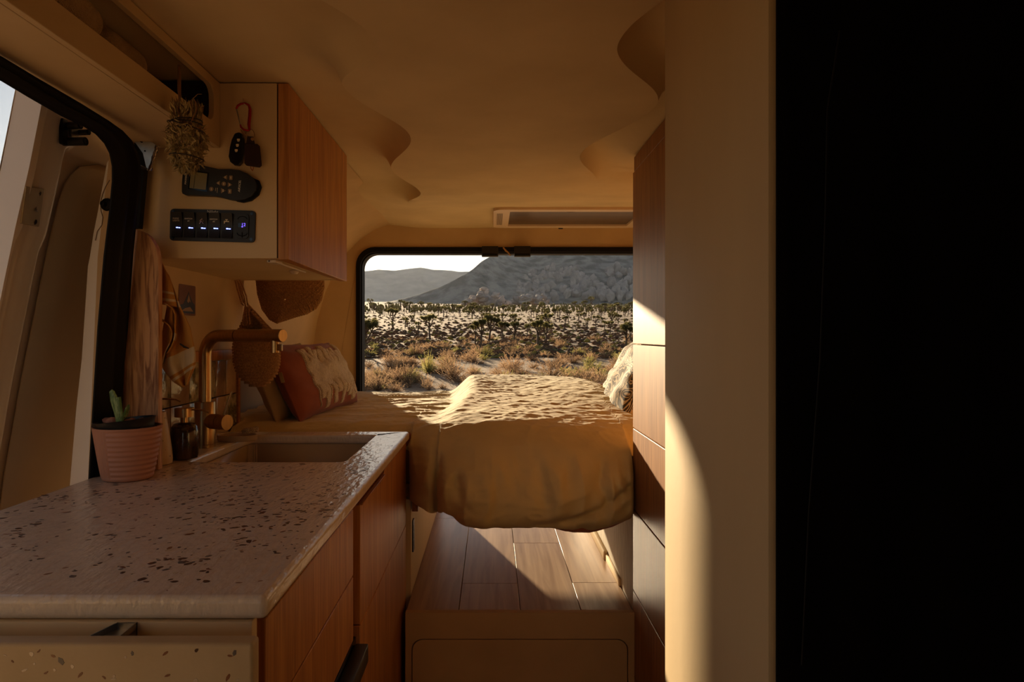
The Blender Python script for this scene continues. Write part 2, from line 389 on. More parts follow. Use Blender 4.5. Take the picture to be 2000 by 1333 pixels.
# left wall between the sliding door and the window wall, leaning in as it rises
def sheetwall(y0, y1, prof, th=.03, n=10):
    mb = MB(); rows = []
    for i in range(n + 1):
        y = lerp(y0, y1, i / n); rows.append([(x, y, z) for x, z in prof])
    mb.grid(rows); k = len(mb.v); m_ = len(prof)
    rows2 = [[(x - th, y, z) for (x, y, z) in r] for r in rows]; mb.grid(rows2)
    for i in range(n):
        for j in (0, m_ - 1): mb.f.append((i * m_ + j, (i + 1) * m_ + j, (i + 1) * m_ + j + k, i * m_ + j + k))
    for j in range(m_ - 1):
        for i in (0, n): mb.f.append((i * m_ + j, i * m_ + j + 1, i * m_ + j + 1 + k, i * m_ + j + k))
    return mb
zs = [0, .45, E - .29, E - .1, E + .05, E + .17, E + .3, E + .45, E + .60]
structure('wall_left', sheetwall(1.475, 2.26, [(WL(z), z) for z in zs]), 'plaster')
prof = [(-.96, 0), (-.96, E - .5), (-.945, E - .28), (-.925, E - .10), (-.895, E + .08), (-.855, E + .22), (-.805, E + .33), (-.745, E + .425), (-.68, E + .49), (-.60, E + .545), (-.54, E + .566), (-.48, E + .572)]
structure('wall_rear_left', sheetwall(2.262, 3.52, prof, .03, 14), 'plaster')
# below / ahead of the sliding door
mb = MB(); mb.box(-.90, .02, 0, -.862, 1.474, .36)
structure('wall_left_sill', mb, 'plaster')
mb = MB(); mb.box(-.93, -1.0, 0, -.80, .02, 1.75)
structure('wall_front_left', mb, 'plaster')
mb = MB(); mb.box(1.02, -1.0, 0, 1.05, 3.58, 1.85)
structure('wall_right', mb, 'plaster')
mb = MB(); mb.plate([(-.93, 0), (1.05, 0), (1.05, 1.85), (-.93, 1.85)], [rrect(-.86, .85, .02, 1.54, .1)], XZ, -1.04, -1.0)
structure('wall_front', mb, 'plaster')
# rear wall with the door opening (doors folded away)
OX0, OX1, OZ0, OZ1 = -.683, .82, .36, E + .437
mb = MB(); mb.plate([(-.98, -.05), (1.05, -.05), (1.05, 1.88), (-.98, 1.88)], [rrect(OX0, OZ0, OX1, OZ1, .085, 8)], XZ, 3.50, 3.56)
structure('wall_back', mb, 'plaster', bevel=.012, bseg=3)
# rubber seal around the rear opening
mb = MB(); mb.plate(rrect(OX0 - .012, OZ0 - .012, OX1 + .012, OZ1 + .016, .095, 8), [rrect(OX0 + .010, OZ0 + .01, OX1 - .01, OZ1 - .010, .078, 8)], XZ, 3.485, 3.505)
mb.plate(rrect(OX0 + .001, OZ0 + .001, OX1 - .001, OZ1 - .001, .084, 8), [rrect(OX0 + .016, OZ0 + .016, OX1 - .016, OZ1 - .016, .075, 8)], XZ, 3.505, 3.58)
ob('rear_door_seal', mb, 'black', label='black rubber seal running around the rear door opening behind the bed', cat='seal', bevel=.003)
# roof outer sheet keeps the daylight out
mb = MB(); mb.box(-1.0, -1.05, E + .66, 1.06, 3.60, E + .68)
structure('roof', mb, 'vanpaint')

# ceiling: dropped wavy plateau with softer, higher sides
EL = [(-.9, -.30), (-.35, -.30), (-.05, -.19), (.20, -.32), (.52, -.195), (.82, -.335), (1.18, -.195), (1.36, -.298), (1.71, -.205), (2.06, -.302), (2.38, -.250), (2.68, -.325), (3.1, -.33), (3.6, -.33)]
ER = [(-.9, .33), (-.4, .22), (0, .34), (.35, .22), (.76, .35), (1.165, .216), (1.48, .356), (1.88, .244), (2.22, .335), (2.7, .32), (3.6, .33)]
def ceil_base(y): return E + lerp(.50, .552, ss(2.35, 3.05, y))
def ceil_z(x, y):
    zp = ceil_base(y); el, er = cosint(y, EL), cosint(y, ER); fade = 1 - ss(2.45, 2.85, y)
    if x < el:
        s = el - x; z = zp + (E + .576 - zp) * (fade * (1 - math.exp(-s / .028)) + (1 - fade) * ss(0, .3, s))
        return z
    if x > er:
        s = x - er; fr = 1 - ss(1.95, 2.25, y)
        up = .062 * fr * (1 - math.exp(-s / .022))
        z = zp + up
        return lerp(z, min(z, E + .516), ss(er + .02, .41, x) * (1 - ss(2.0, 2.3, y))) if x < .41 else (min(z, E + .516) if y < 2.15 else lerp(min(z, E + .516), zp, ss(2.15, 2.4, y)))
    return zp
ys = [-1.0 + 4.52 * i / 560 for i in range(561)]
offl = [0, .0006, .003, .007, .012, .018, .026, .036, .05, .07, .10, .14, .2, .28, .38, .5, .64]
rows = []
for y in ys:
    el, er = cosint(y, EL), cosint(y, ER); r = []
    for o_ in reversed(offl):
        x = max(el - o_, -.97); r.append((x, y, ceil_z(x - 1e-6, y) + .0012 * fbm((x * 3, y * 3, 0))))
    for k in range(1, 16):
        x = lerp(el, er, k / 16); r.append((x, y, ceil_base(y) + .0012 * fbm((x * 3, y * 3, 0))))
    for o_ in offl + [.75]:
        x = min(er + o_, 1.05); r.append((x, y, ceil_z(x + 1e-6, y) + .0012 * fbm((x * 3, y * 3, 0))))
    rows.append(r)
mb = MB(); mb.grid(rows); structure('ceiling', mb, 'ceiling', sharp=60)

# partition by the camera (the corner of the washroom) and black cloth beyond it
mb = MB(); mb.box(.25, .62, 0, 1.02, .992, E + .62, .006)
structure('wall_partition', mb, 'partition')
mb = MB(); rows = []
for i in range(13):
    z = lerp(0, E + .60, i / 12); r = []
    for j in range(61):
        x = lerp(.250, 1.0, j / 60); r.append((x, .600 + .006 * math.sin(x * 70 + math.sin(z * 2)) * min(1, (x - .25) * 12), z))
    rows.append(r)
mb.grid(rows)
cur = thing('blackout_curtain', 'black blackout curtain hanging beside the tan plaster partition', 'curtain', (.6, .6, 0))
ob('cloth', mb, 'darkcloth', cur, solid=.003)
mb = MB(); pts = [at(1640, 60, .588), at(1616, 215, .588), at(1612, 420, .588), at(1602, 700, .588), at(1580, 1000, .588), at(1566, 1300, .588)]
mb.tube(pts, .0008, 6)
ob('piping', mb, 'black', cur, label='thin piping stitched down the cloth')

# ================================================================== RAISED PLATFORM AT THE BACK
PZ = E - .79
plat = thing('raised_platform', 'tan boxed platform topped with brown wood planks under the bed', 'platform', (.08, 2.7, 0))
mb = MB(); mb.box(-.247, 1.962, .0, .405, 3.49, PZ - .012); ob('base', mb, 'plaster', plat)
mb = MB(); mb.box(-.247, 1.94, 0, .405, 1.962, PZ + .002, .003)
k0 = MB(); k0.plate([(-.247, 0), (.405, 0), (.405, PZ + .002), (-.247, PZ + .002)], [rrect(-.229, .02, .387, E - .863, .032, 6)], XZ, 1.94, 1.962)
ob('face_frame', k0, 'plaster', plat, bevel=.0015)
k1 = MB(); k1.plate(rrect(-.2265, .0225, .3845, E - .8655, .030, 6), [], XZ, 1.941, 1.961)
ob('drawer_front', k1, 'plaster', plat, bevel=.0015)
seams = [-.247, -.0955, .0815, .256, .405]
joints = [[2.95], [2.176, 2.594 + .6], [2.60], [2.182, 2.98]]
for i in range(4):
    yy = [1.945] + joints[i] + [3.49]
    for a, b in zip(yy, yy[1:]):
        mb = MB(); mb.box(seams[i] + .0008, a + .0008, PZ - .012, seams[i + 1] - .0008, b - .0008, PZ, .0008, 1)
        ob('plank', mb, 'plank', plat)

# boxes either side of the platform under the bed
mb = MB(); mb.box(-.836, 2.085, 0, -.247, 3.32, E - .50, .004)
lb = thing('wheel_box', 'cream plywood box under the left side of the bed', 'box', (-.57, 2.7, 0)); ob('body', mb, 'plaster_light', lb)
so = thing('power_socket', 'small black socket plate on the cream box under the bed', 'socket', (-.245, 2.14, E - .67))
mb = MB(); mb.plate(rrect(2.085 + .025, E - .672, 2.085 + .062, E - .572, .008), [], YZ, -.2475, -.2435); ob('plate', mb, 'blackpl', so)
mb = MB()
for zz in (E - .598, E - .622, E - .646): mb.box(-.2435, 2.12, zz - .008, -.2425, 2.137, zz + .008, .0004, 1)
ob('port', mb, 'steel_dark', so)
rb = thing('wheel_box', 'pale scuffed board box under the right side of the bed', 'box', (.7, 2.7, 0))
mb = MB(); mb.box(.407, 1.975, 0, .98, 3.45, E - .50, .003); ob('body', mb, 'whitegrey', rb)
mb = MB(); mb.box(.392, 2.40, PZ, .406, 3.45, PZ + .032, .003); mb.box(.398, 2.15, PZ, .406, 2.40, PZ + .024, .002)
ob('skirting', mb, 'plaster_light', rb)

# ================================================================== TALL CABINET RIGHT
tc_ = thing('tall_cabinet', 'tall oak cabinet with flush drawers beside the right end of the bed', 'cabinet', (.68, 1.48, 0))
mb = MB(); mb.box(.424, .998, 0, 1.0, 1.958, E + .5, .001, 1); ob('body', mb, 'oak_edge', tc_)
zz = [E - 1.17, E - .97, E - .73, E - .497, E - .265, E - .0245]
for i in range(5):
    mb = MB(); mb.box(.405, .998, zz[i] + .0016, .4235, 1.962, zz[i + 1] - .0016, .0012, 1)
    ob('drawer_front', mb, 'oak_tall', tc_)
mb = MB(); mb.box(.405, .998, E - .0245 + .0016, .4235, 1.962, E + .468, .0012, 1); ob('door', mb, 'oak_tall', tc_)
mb = MB(); mb.box(.4075, .998, E + .4705, .4235, 1.958, E + .512, .001, 1); ob('filler_strip', mb, 'oak_tall', tc_)

# ================================================================== KITCHEN UNITS
XF = -.262
u1 = thing('drawer_unit', 'oak drawer unit under the near end of the speckled worktop', 'cabinet', (-.54, 1.05, 0))
mb = MB(); mb.box(-.812, .775, 0, XF - .020, 1.352, E - .322, .001, 1); ob('carcass', mb, 'oak_edge', u1)
mb = MB(); mb.box(XF - .018, .79, E - .4525, XF, 1.288, E - .328, .0012, 1); ob('drawer_front', mb, 'oak', u1)
mb = MB(); mb.box(XF - .018, .79, E - .576, XF, 1.288, E - .4555, .0012, 1); ob('drawer_front', mb, 'oak', u1)
mb = MB(); mb.box(-.812, .757, 0, XF - .004, .774, E - .3175, .002); ob('end_panel', mb, 'plaster_light', u1)
fr = thing('drawer_fridge', 'black appliance below the oak drawers of the near unit', 'fridge', (-.3, 1.1, .1))
mb = MB(); mb.box(XF - .016, .80, .05, XF - .006, 1.345, E - .592, .002); ob('door', mb, 'blackgl', fr)
mb = MB(); mb.box(XF - .006, .80, E - .640, XF + .020, 1.338, E - .603, .003); ob('handle', mb, 'blackpl', fr, label='black bar handle')
mb = MB(); mb.box(XF + .0005, .81, E - .72, XF + .004, 1.325, E - .66, .001); ob('trim', mb, 'steel_dark', fr)
u2 = thing('sink_unit', 'oak sink unit with finger pull at the far end of the worktop', 'cabinet', (-.54, 1.7, 0))
mb = MB(); mb.box(-.812, 1.356, 0, XF - .020, 2.066, E - .48, .001, 1); mb.box(-.812, 1.356, E - .48, -.74, 2.066, E - .322); mb.box(-.30, 1.356, E - .48, XF - .020, 2.066, E - .322); ob('carcass', mb, 'oak_edge', u2)
def fp(u, v, w): return (w, u, v)
mb = MB(); mb.plate([(1.352, E - .573), (2.072, E - .573), (2.072, E - .3215), (1.665, E - .3215), (1.640, E - .336), (1.352, E - .336)], [], YZ, XF - .018, XF + .001)
ob('door', mb, 'oak', u2, bevel=.0012)
mb = MB(); mb.box(XF - .018, 1.352, .04, XF + .001, 2.072, E - .5755, .0012, 1); ob('door', mb, 'oak', u2)
mb = MB(); mb.box(XF - .002, 1.353, E - .3365, XF + .006, 1.64, E - .3335, .0008, 1); ob('finger_pull', mb, 'oak_edge', u2)

# worktop
WT, WB = E - .290, E - .3165
wt = thing('worktop', 'cream speckled terrazzo worktop with rounded edges beside the open side door', 'worktop', (-.53, 1.4, WB))
out = [(-.835, .757), (-.250, .757), (-.250, 2.067), (-.842, 2.067), (-.842, 1.45), (-.822, 1.44), (-.822, .757)][1:]
out = [(-.822, .757), (-.250, .757), (-.250, 2.067), (-.842, 2.067), (-.842, 1.50), (-.822, 1.49)]
SX0, SX1, SY0, SY1 = -.703, -.338, 1.572, 1.993
hole = rrect(SX0, SY0, SX1, SY1, .022, 5)
mb = MB(); mb.plate(out, [hole], XY, WB, WT)
ob('slab', mb, 'terrazzo', wt, bevel=.0085, bseg=4)
mb = MB()
n_ = len(hole)
rings = []
def ring(off, z): return [(x + (off if x > (SX0 + SX1) / 2 else -off), y + (off if y > (SY0 + SY1) / 2 else -off), z) for x, y in hole]
rr = [ring(.006, WB - .0005), ring(.006, WB - .12), ring(-.012, WB - .135)]
for a, b in zip(rr, rr[1:]):
    for i in range(n_): mb.add([a[i], a[(i + 1) % n_], b[(i + 1) % n_], b[i]], [(0, 1, 2, 3)])
mb.add(rr[-1], [tuple(range(n_))])
sk = thing('sink', 'cream undermount sink basin set into the speckled worktop', 'sink', (-.52, 1.78, WB - .135))
ob('basin', mb, 'sink', sk, solid=.004)
mb = MB(); mb.lathe((-.52, 1.78, WB - .1335), [(.035, 0), (.035, .003), (.026, .004), (.022, .001)], 24); ob('drain', mb, 'brass', sk)

# chips of stone and shell in the worktop: flat polygons barely proud of the resin
def chipmesh(seed):
    r_ = random.Random(seed); n = r_.choice((5, 6, 7)); el = r_.uniform(.35, .8)
    vs = []
    for k in range(n):
        a = 2 * PI * k / n + r_.uniform(-.25, .25); q = r_.uniform(.75, 1.1); vs.append((math.cos(a) * q, math.sin(a) * q * el))
    me = bpy.data.meshes.new('stone_chip')
    me.from_pydata([(x, y, 0) for x, y in vs] + [(x * .93, y * .93, 1) for x, y in vs], [], [tuple(range(n, 2 * n))] + [(k, (k + 1) % n, (k + 1) % n + n, k + n) for k in range(n)])
    return me
chipm = []
for s_ in range(16):
    me = chipmesh(s_); me.materials.append(M[('chipa', 'chipa', 'chipb', 'chipc', 'chipa', 'chipb', 'chipa', 'chipd')[s_ % 8]]); chipm.append(me)
chipv = [[tuple(v.co) for v in me.vertices] for me in chipm]; chipf = [[tuple(p.vertices) for p in me.polygons] for me in chipm]
def in_sink(x, y, p=.012): return SX0 - p < x < SX1 + p and SY0 - p < y < SY1 + p
R = random.Random(11); stuffm = {k: MB() for k in ('chipa', 'chipb', 'chipc', 'chipd')}; placed = 0; cand = []
clus = [(R.uniform(-.80, -.27), R.uniform(.80, 1.6), R.uniform(.02, .06)) for _ in range(26)] + [(R.uniform(-.33, -.27), R.uniform(.85, 2.0), .03) for _ in range(9)] + [(-.32, 1.08, .05), (-.42, 1.12, .04), (-.62, .93, .05), (-.74, .95, .05), (-.34, 1.0, .04)]
for _ in range(1250):
    if R.random() < .8:
        c = R.choice(clus); x = R.gauss(c[0], c[2]); y = R.gauss(c[1], c[2] * 1.5)
    else: x = R.uniform(-.81, -.262); y = R.uniform(.775, 2.05)
    if not (-.812 < x < -.262 and .772 < y < 2.055) or in_sink(x, y): continue
    if y > 1.45 and x < -.703: continue
    cand.append((x, y, min(.010, abs(R.gauss(.0018, .0025)) + .0016), R.uniform(0, 2 * PI), R.randrange(16)))
cand.sort(key=lambda c: -c[2] / c[1])
for i, (x, y, s_, a, k) in enumerate(cand):
    if i < 290:
        o = bpy.data.objects.new('stone_chip', chipm[k]); COL.objects.link(o); o.parent = wt
        o.location = Vector((x, y, WT - .00015)) - ORG[wt.name]; o.rotation_euler = (0, 0, a); o.scale = (s_, s_, .0004)
    else:
        ca, sa = math.cos(a) * s_, math.sin(a) * s_
        stuffm[chipm[k].materials[0].name.replace('chip_umber', 'chipa').replace('chip_rust', 'chipb').replace('chip_slate', 'chipc').replace('chip_pearl', 'chipd')].add(
            [(x + ca * vx - sa * vy, y + sa * vx + ca * vy, WT - .00015 + vz * .0004) for vx, vy, vz in chipv[k]], chipf[k])
for k, mb in stuffm.items():
    if mb.v: ob('small_chips', mb, k, wt, kind='stuff')

# hinged leaf hanging down at the near end
lf = thing('drop_leaf', 'terrazzo table leaf folded down at the near end of the worktop', 'table leaf', (-.53, .70, 0))
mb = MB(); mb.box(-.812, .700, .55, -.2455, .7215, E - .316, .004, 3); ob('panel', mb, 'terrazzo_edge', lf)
for i in range(60):
    x = R.uniform(-.80, -.26); z = R.uniform(E - .375, E - .322); s_ = R.uniform(.0015, .0052)
    o = bpy.data.objects.new('stone_chip', chipm[R.choice((0, 2, 3, 7, 7, 15, 10, 5, 11, 7))]); COL.objects.link(o); o.parent = lf
    o.location = Vector((x, .7001, z)) - ORG[lf.name]; o.rotation_euler = (PI / 2, R.uniform(0, 6.28), 0); o.scale = (s_, s_, .0004)
mb = MB(); mb.plate([(-.427, .722), (-.393, .722), (-.393, .7565), (-.415, .7565)], [], XY, E - .326, E - .3245)
mb.box(-.3945, .722, E - .345, -.393, .7565, E - .3175); mb.plate([(-.427, .722), (-.4255, .722), (-.4135, .7565), (-.415, .7565)], [], XY, E - .345, E - .3178); mb.box(-.415, .7545, E - .345, -.393, .7565, E - .318)
ob('hinge_bracket', mb, 'steel', lf, label='galvanised hinge bracket')

# ================================================================== TILES BEHIND THE TAP
bs = thing('backsplash', 'strip of glossy handmade tiles behind the brass tap', 'backsplash', (-.83, 1.9, WT))
mb = MB(); mb.box(WL(E - .2) - .002, 1.56, WT + .001, WL(E - .2) + .004, 2.215, E - .072); ob('backing', mb, 'grout', bs)
R = random.Random(5)
yb = [1.565, 1.665, 1.755, 1.866, 1.955, 2.045, 2.125, 2.212]; zb = [WT + .002, E - .185, E - .075]
for i in range(7):
    for j in range(2):
        mb = MB(); x = WL(E - .2) + .004
        jit = lambda: R.uniform(-.0012, .0012)
        y0, y1, z0, z1 = yb[i] + .0016, yb[i + 1] - .0016, zb[j] + .0012, zb[j + 1] - .0012
        mb.box(x, y0, z0, x + .007 + R.uniform(-.0006, .0015), y1, z1, .0022, 2)
        ob('tile', mb, 'tilea' if (i + j * 2) % 3 == 0 or i == 3 else 'tileb', bs)
mb = MB(); mb.box(WL(E - .06) - .003, 1.56, E - .0725, WL(E - .06) + .014, 2.215, E - .044, .002); ob('cap_rail', mb, 'oak', bs, label='thin oak rail')
mb = MB(); mb.box(WL(E - .2) + .002, 2.2155, WT - .02, WL(E - .2) + .016, 2.232, E - .044, .001); ob('tile_shadow_gap', mb, 'oak_edge', bs)  # brown strip in place of the dark shadow gap where the tiles end

# ================================================================== WALL CABINET
Y0 = 1.55; Y1 = 2.17
CZ0, CZ1 = E + .1756, E + .574
wc = thing('wall_cabinet', 'cream wall cabinet with an oak door above the tap', 'cabinet', (-.63, 1.86, CZ0))
mb = MB(); mb.plate([(WL(CZ0) + .002, CZ0), (-.4885, CZ0), (-.4885, CZ1), (WL(CZ1) + .002, CZ1)], [], XZ, Y0, Y0 + .018); ob('side_panel', mb, 'plaster_light', wc, bevel=.0015)
mb = MB(); mb.box(-.822, Y0 + .0185, CZ0 + .001, -.4885, Y1 - .0185, CZ0 + .016); ob('bottom_panel', mb, 'plaster_light', wc)
mb = MB(); mb.plate([(WL(CZ0) + .002, CZ0), (-.4885, CZ0), (-.4885, CZ1), (WL(CZ1) + .002, CZ1)], [], XZ, Y1 - .018, Y1); ob('side_panel', mb, 'plaster_light', wc)
mb = MB(); mb.box(-.486, Y0 - .001, CZ0 - .003, -.462, Y1 + .002, CZ1 - .001, .0012, 1); ob('door', mb, 'oak', wc)
mb = MB(); mb.box(-.49, Y0 + .002, CZ0 + .001, -.486, Y1, CZ1 - .003); ob('door_shadow_gap', mb, 'black', wc)  # black strip stands in for the shade in the gap behind the door
ul = thing('under_cabinet_light', 'slim white light bar under the oak-doored wall cabinet', 'light', (-.51, 1.7, CZ0 - .006))
mb = MB(); mb.box(-.520, 1.575, CZ0 - .007, -.498, 1.625, CZ0, .002); ob('bracket', mb, 'white', ul)
mb = MB(); mb.box(-.512, 1.625, CZ0 - .005, -.506, 1.86, CZ0, .0015); ob('bar', mb, 'white', ul)
mb = MB(); mb.lathe((-.535, 1.845, CZ0), [(.012, 0), (.012, -.004), (.008, -.009), (.002, -.010)], 16); ob('sensor', mb, 'white', ul)
mb = MB(); mb.cyl((-.514, 1.5745, CZ0 - .0035), (-.514, 1.5735, CZ0 - .0035), .0016, 10); ob('screw', mb, 'black', ul)

# ------------------------------------------------------------------ shelf above the sliding door
sh = thing('overhead_shelf', 'long cream box shelf above the open side door', 'shelf', (-.70, .8, E + .426))
SZ0, SZ1 = E + .426, E + .574
mb = MB(); mb.plate([(-.45, SZ0), (1.549, SZ0), (1.549, SZ1 - .001), (-.45, SZ1 - .001)], [rrect(-.40, E + .474, 1.515, E + .553, .026, 6)], YZ, -.629, -.617)
ob('front_panel', mb, 'cream_paint', sh, bevel=.0012)
mb = MB(); mb.box(-.789, -.45, SZ0, -.6295, 1.549, SZ0 + .012, .001, 1); ob('bottom_panel', mb, 'cream_paint', sh)
mb = MB(); mb.box(-.80, -.45, SZ0 + .0125, -.789, 1.549, SZ1); mb.box(-.788, 1.535, SZ0 + .0125, -.6295, 1.549, SZ1 - .002); ob('back_panel', mb, 'maroon', sh)
def roll(name, m, y0, y1, x, z, r, label, cat, fz=1.0, wob=.0):
    mb = MB(); rows = []
    n = 30
    for i in range(15):
        t = i / 14; y = lerp(y0, y1, t); e = min(1, math.sqrt(max(0, 1 - (abs(2 * t - 1)) ** 7))) * .96 + .04
        r_ = []
        for k in range(n + 1):
            th = 2 * PI * k / n; q = r * (1 + .04 * noise.noise(Vector((y * 9, math.cos(th) * 1.5, math.sin(th) * 1.5)))) * e
            r_.append((x + q * math.cos(th), y + wob * math.sin(th * 2), z + q * fz * math.sin(th)))
        rows.append(r_)
    mb.grid(rows); mb.f.append(tuple(range(n))); k = 14 * (n + 1); mb.f.append(tuple(k + q for q in range(n)))
    return ob(name, mb, m, label=label, cat=cat, sharp=70)
roll('rolled_towel', 'terry', .60, 1.165, -.675, E + .514, .042, 'cream rolled towel nearest the camera on the overhead shelf', 'towel', .95)
roll('rolled_towel', 'terry', 1.17, 1.330, -.690, E + .519, .030, 'tan rolled towel behind the orange cloth on the overhead shelf', 'towel', .95) 
roll('folded_cloth', 'orangecloth', 1.175, 1.345, -.650, E + .468, .020, 'orange waffle cloth on the overhead shelf', 'cloth', 1.3, .006)

# ------------------------------------------------------------------ side door opening: rubber seal
def onwall(px, py):
    d = -.7934 * FP / ((px - CX) - .0985 * (CY - py)); return at(px, py, d)
inner = [(168, 975), (170, 940), (178, 800), (188, 640), (200, 500), (211, 410), (216, 355), (216, 325), (211, 300), (201, 281), (184, 263), (160, 248), (115, 227), (52, 191), (0, 160)]
outer_ = [(232, 975), (232, 930), (236, 800), (243, 640), (253, 500), (262, 410), (268, 360), (268, 325), (262, 298), (250, 274), (232, 255), (205, 236), (150, 202), (60, 150), (0, 114)]
Pi = [onwall(*p) for p in inner]; Po = [onwall(*p) for p in outer_]
for lst in (Pi, Po):
    for yy in (.8, .5, .3): lst.append(Vector((lst[14].x, yy, lst[14].z)))
mb = MB(); rows = []
profo = [0, .001, .008, .014, .015, .010, .003, .003, .012, .012, .004, .002, .002]
for a, b in zip(Pi, Po):
    rows.append([a.lerp(b, k / 12) + Vector((profo[k] + .004, 0, 0)) for k in range(13)])
mb.grid(rows)
ob('side_door_seal', mb, 'black', label='thick black rubber seal around the open side door', cat='seal', solid=.004, sharp=80)
# dark body metal between seal and wall cabinet, steel bracket
mb = MB(); P = [at(x, y, 1.515) for x, y in ((262, 262), (286, 275), (282, 336), (272, 446), (248, 446), (246, 336))]
mb.plate([(p.x, p.z) for p in P], [], XZ, 1.513, 1.530); structure('trim_1', mb, 'black')
mb = MB(); P = [at(x, y, 1.50) for x, y in ((252, 258), (272, 262), (309, 286), (306, 300), (295, 332), (288, 334), (280, 300), (262, 275))]
mb.plate([(p.x, p.z) for p in P], [], XZ, 1.498, 1.502)
p0 = at(289, 334, 1.50); p1 = at(262, 330, 1.50)
mb.box(p1.x, 1.470, p1.z - .001, p0.x, 1.502, p1.z + .001)
br = thing('door_bracket', 'bent steel bracket at the top corner of the side door opening', 'bracket', at(285, 300, 1.5))
ob('plate', mb, 'steel', br)
mb = MB(); mb.cyl(at(277, 275, 1.4975), at(277, 275, 1.4965), .0045, 14); mb.cyl(at(283, 295, 1.4975), at(283, 295, 1.4965), .0018, 10); ob('hole', mb, 'black', br)
mb = MB(); rows = []
R = random.Random(3)
for i in range(12):
    y = lerp(284, 334, i / 11); xx = lerp(309, 293, i / 11)
    rows.append([at(xx - 5 + R.uniform(-1, 1), y, 1.4965 + R.uniform(0, .002)), at(xx, y, 1.493 + R.uniform(0, .003)), at(xx + 3 + R.uniform(-1, 1), y, 1.4965 + R.uniform(0, .002))])
mb.grid(rows); ob('foil_tape', mb, 'foil', br, sharp=20, solid=.0008)

# ------------------------------------------------------------------ oak board, pot, dispensers, dish
def bprof():
    x0, x1, z0, z1, r = -.818, -.7185, WT + .0005, E + .2285, .052
    pts = [(x0, z0), (x1, z0)]
    for k in range(9):
        a = PI / 2 * k / 8; pts.append((x1 - r + r * math.cos(a), z1 - r * 1.35 + r * 1.35 * math.sin(a)))
    pts.append((x0 + .028, z1)); pts.append((x0 + .018, z1 - .10)); return pts
mb = MB(); mb.plate(bprof(), [], XZ, 1.470, 1.488)
ob('oak_board', mb, 'oak_board', label='upright oak board with a rounded corner behind the pink pot', cat='board', bevel=.0015)

pc = Vector((-.7385, 1.385, WT))
pt = thing('plant_pot', 'pink ribbed plant pot with a cut green succulent on the worktop', 'plant pot', pc)
prof_ = []
for i in range(61):
    t = i / 60; z = .004 + .103 * t; prof_.append((lerp(.0465, .0635, t ** .85), z))
def potr(th, i, r):
    c = math.atan2(math.sin(th + PI / 2 + .18), math.cos(th + PI / 2 + .18))    # 0 faces the camera
    if i < 3 or i > 57: return r + .0006
    if c < 0: return r + .0009 * math.sin(c * 62) if c > -1.7 else r
    return r + .0012 * math.sin(i / 60 * 2 * PI * 10.5) if c < 2.2 else r
mb = MB(); mb.lathe(pc, [(.040, 0), (.0455, .002)] + prof_ + [(.0600, .107), (.0590, .080)], 220, lambda th, i, r: potr(th, i - 2, r) if 2 <= i < 63 else r)
ob('pot', mb, 'pot', pt, sharp=70)
mb = MB()
tilt = Matrix.Translation(pc + Vector((.004, 0, .0))) @ Matrix.Rotation(-.10, 4, 'Y')
k = len(mb.v); mb.lathe((0, 0, 0), [(.040, .01), (.055, .108), (.0575, .119), (.0585, .1205), (.056, .121), (.053, .108), (.052, .098)], 48, cap=False)
for i in range(len(mb.v)): mb.v[i] = tuple(tilt @ Vector(mb.v[i]))
ob('nursery_pot', mb, 'blackpl', pt, label='thin black nursery pot standing askew')
mb = MB(); rows = []
for i in range(9):
    r_ = .054 * i / 8; rows.append([tuple(pc + Vector((.003 + r_ * math.cos(a), r_ * math.sin(a), .103 + .010 * fbm((r_ * 60 * math.cos(a), r_ * 60 * math.sin(a), 2))))) for a in [2 * PI * q / 32 for q in range(33)]])
mb.grid(rows); ob('soil', mb, 'soil', pt)
for sx, sy, sz, cx_, cy_ in ((.020, .017, .013, -.016, -.022), (.014, .012, .010, .014, -.020), (.012, .012, .008, .034, -.008), (.016, .012, .007, -.028, -.006)):
    mb = MB(); mb.blob(pc + Vector((cx_, cy_, .115)), (sx, sy, sz), 3, .5, 2.2, cx_ * 100); ob('bulb', mb, 'bulb', pt, sharp=80)
def leafstalk(pts, ws):
    mb = MB(); pts = [pc + Vector(p) for p in pts]; mb.tube(pts, ws, 12, flat=.45); return mb
ob('leaf', leafstalk([(.000, -.030, .118), (-.004, -.030, .140), (-.011, -.030, .162), (-.016, -.030, .178), (-.0185, -.030, .1805)], [.0075, .0085, .0085, .0055, .004]), 'leaf', pt)
ob('leaf', leafstalk([(.002, -.034, .120), (.001, -.035, .135), (-.002, -.035, .150), (-.0035, -.035, .168)], [.0080, .009, .0088, .0082]), 'leaf', pt)
ob('leaf', leafstalk([(.004, -.028, .122), (.011, -.029, .134), (.0145, -.029, .146), (.017, -.029, .153)], [.006, .007, .0058, .0028]), 'leaf', pt)

def dispenser(c, prof, m, label, collar, neck, ndir, name='soap_dispenser'):
    c = Vector(c); t = thing(name, label, 'soap dispenser', c)
    mb = MB(); mb.lathe(c, prof, 40); ob('bottle', mb, m, t, sharp=50)
    z = prof[-1][1]
    mb = MB(); mb.lathe(c, [(neck, z), (neck, z + .012), (collar, z + .013), (collar, z + .033), (collar - .002, z + .034)], 32); pmp = ob('pump', mb, 'brass', t)
    mb = MB(); d = Vector(ndir).normalized(); b = c + Vector((0, 0, z + .030))
    mb.tube([b, b + d * .028, b + d * .052 + Vector((0, 0, -.001)), b + d * .064 + Vector((0, 0, -.006))], [.0024, .0024, .002, .0018], 10); ob('nozzle', mb, 'brass', pmp)
    return t
dispenser((-.757, 1.537, WT), [(.028, 0), (.034, .003), (.035, .012), (.033, .035), (.029, .065), (.024, .095), (.021, .118)], 'ceramic',
          'tall speckled cream soap bottle half hidden behind the oak board', .012, .006, (.9, -.2, 0))
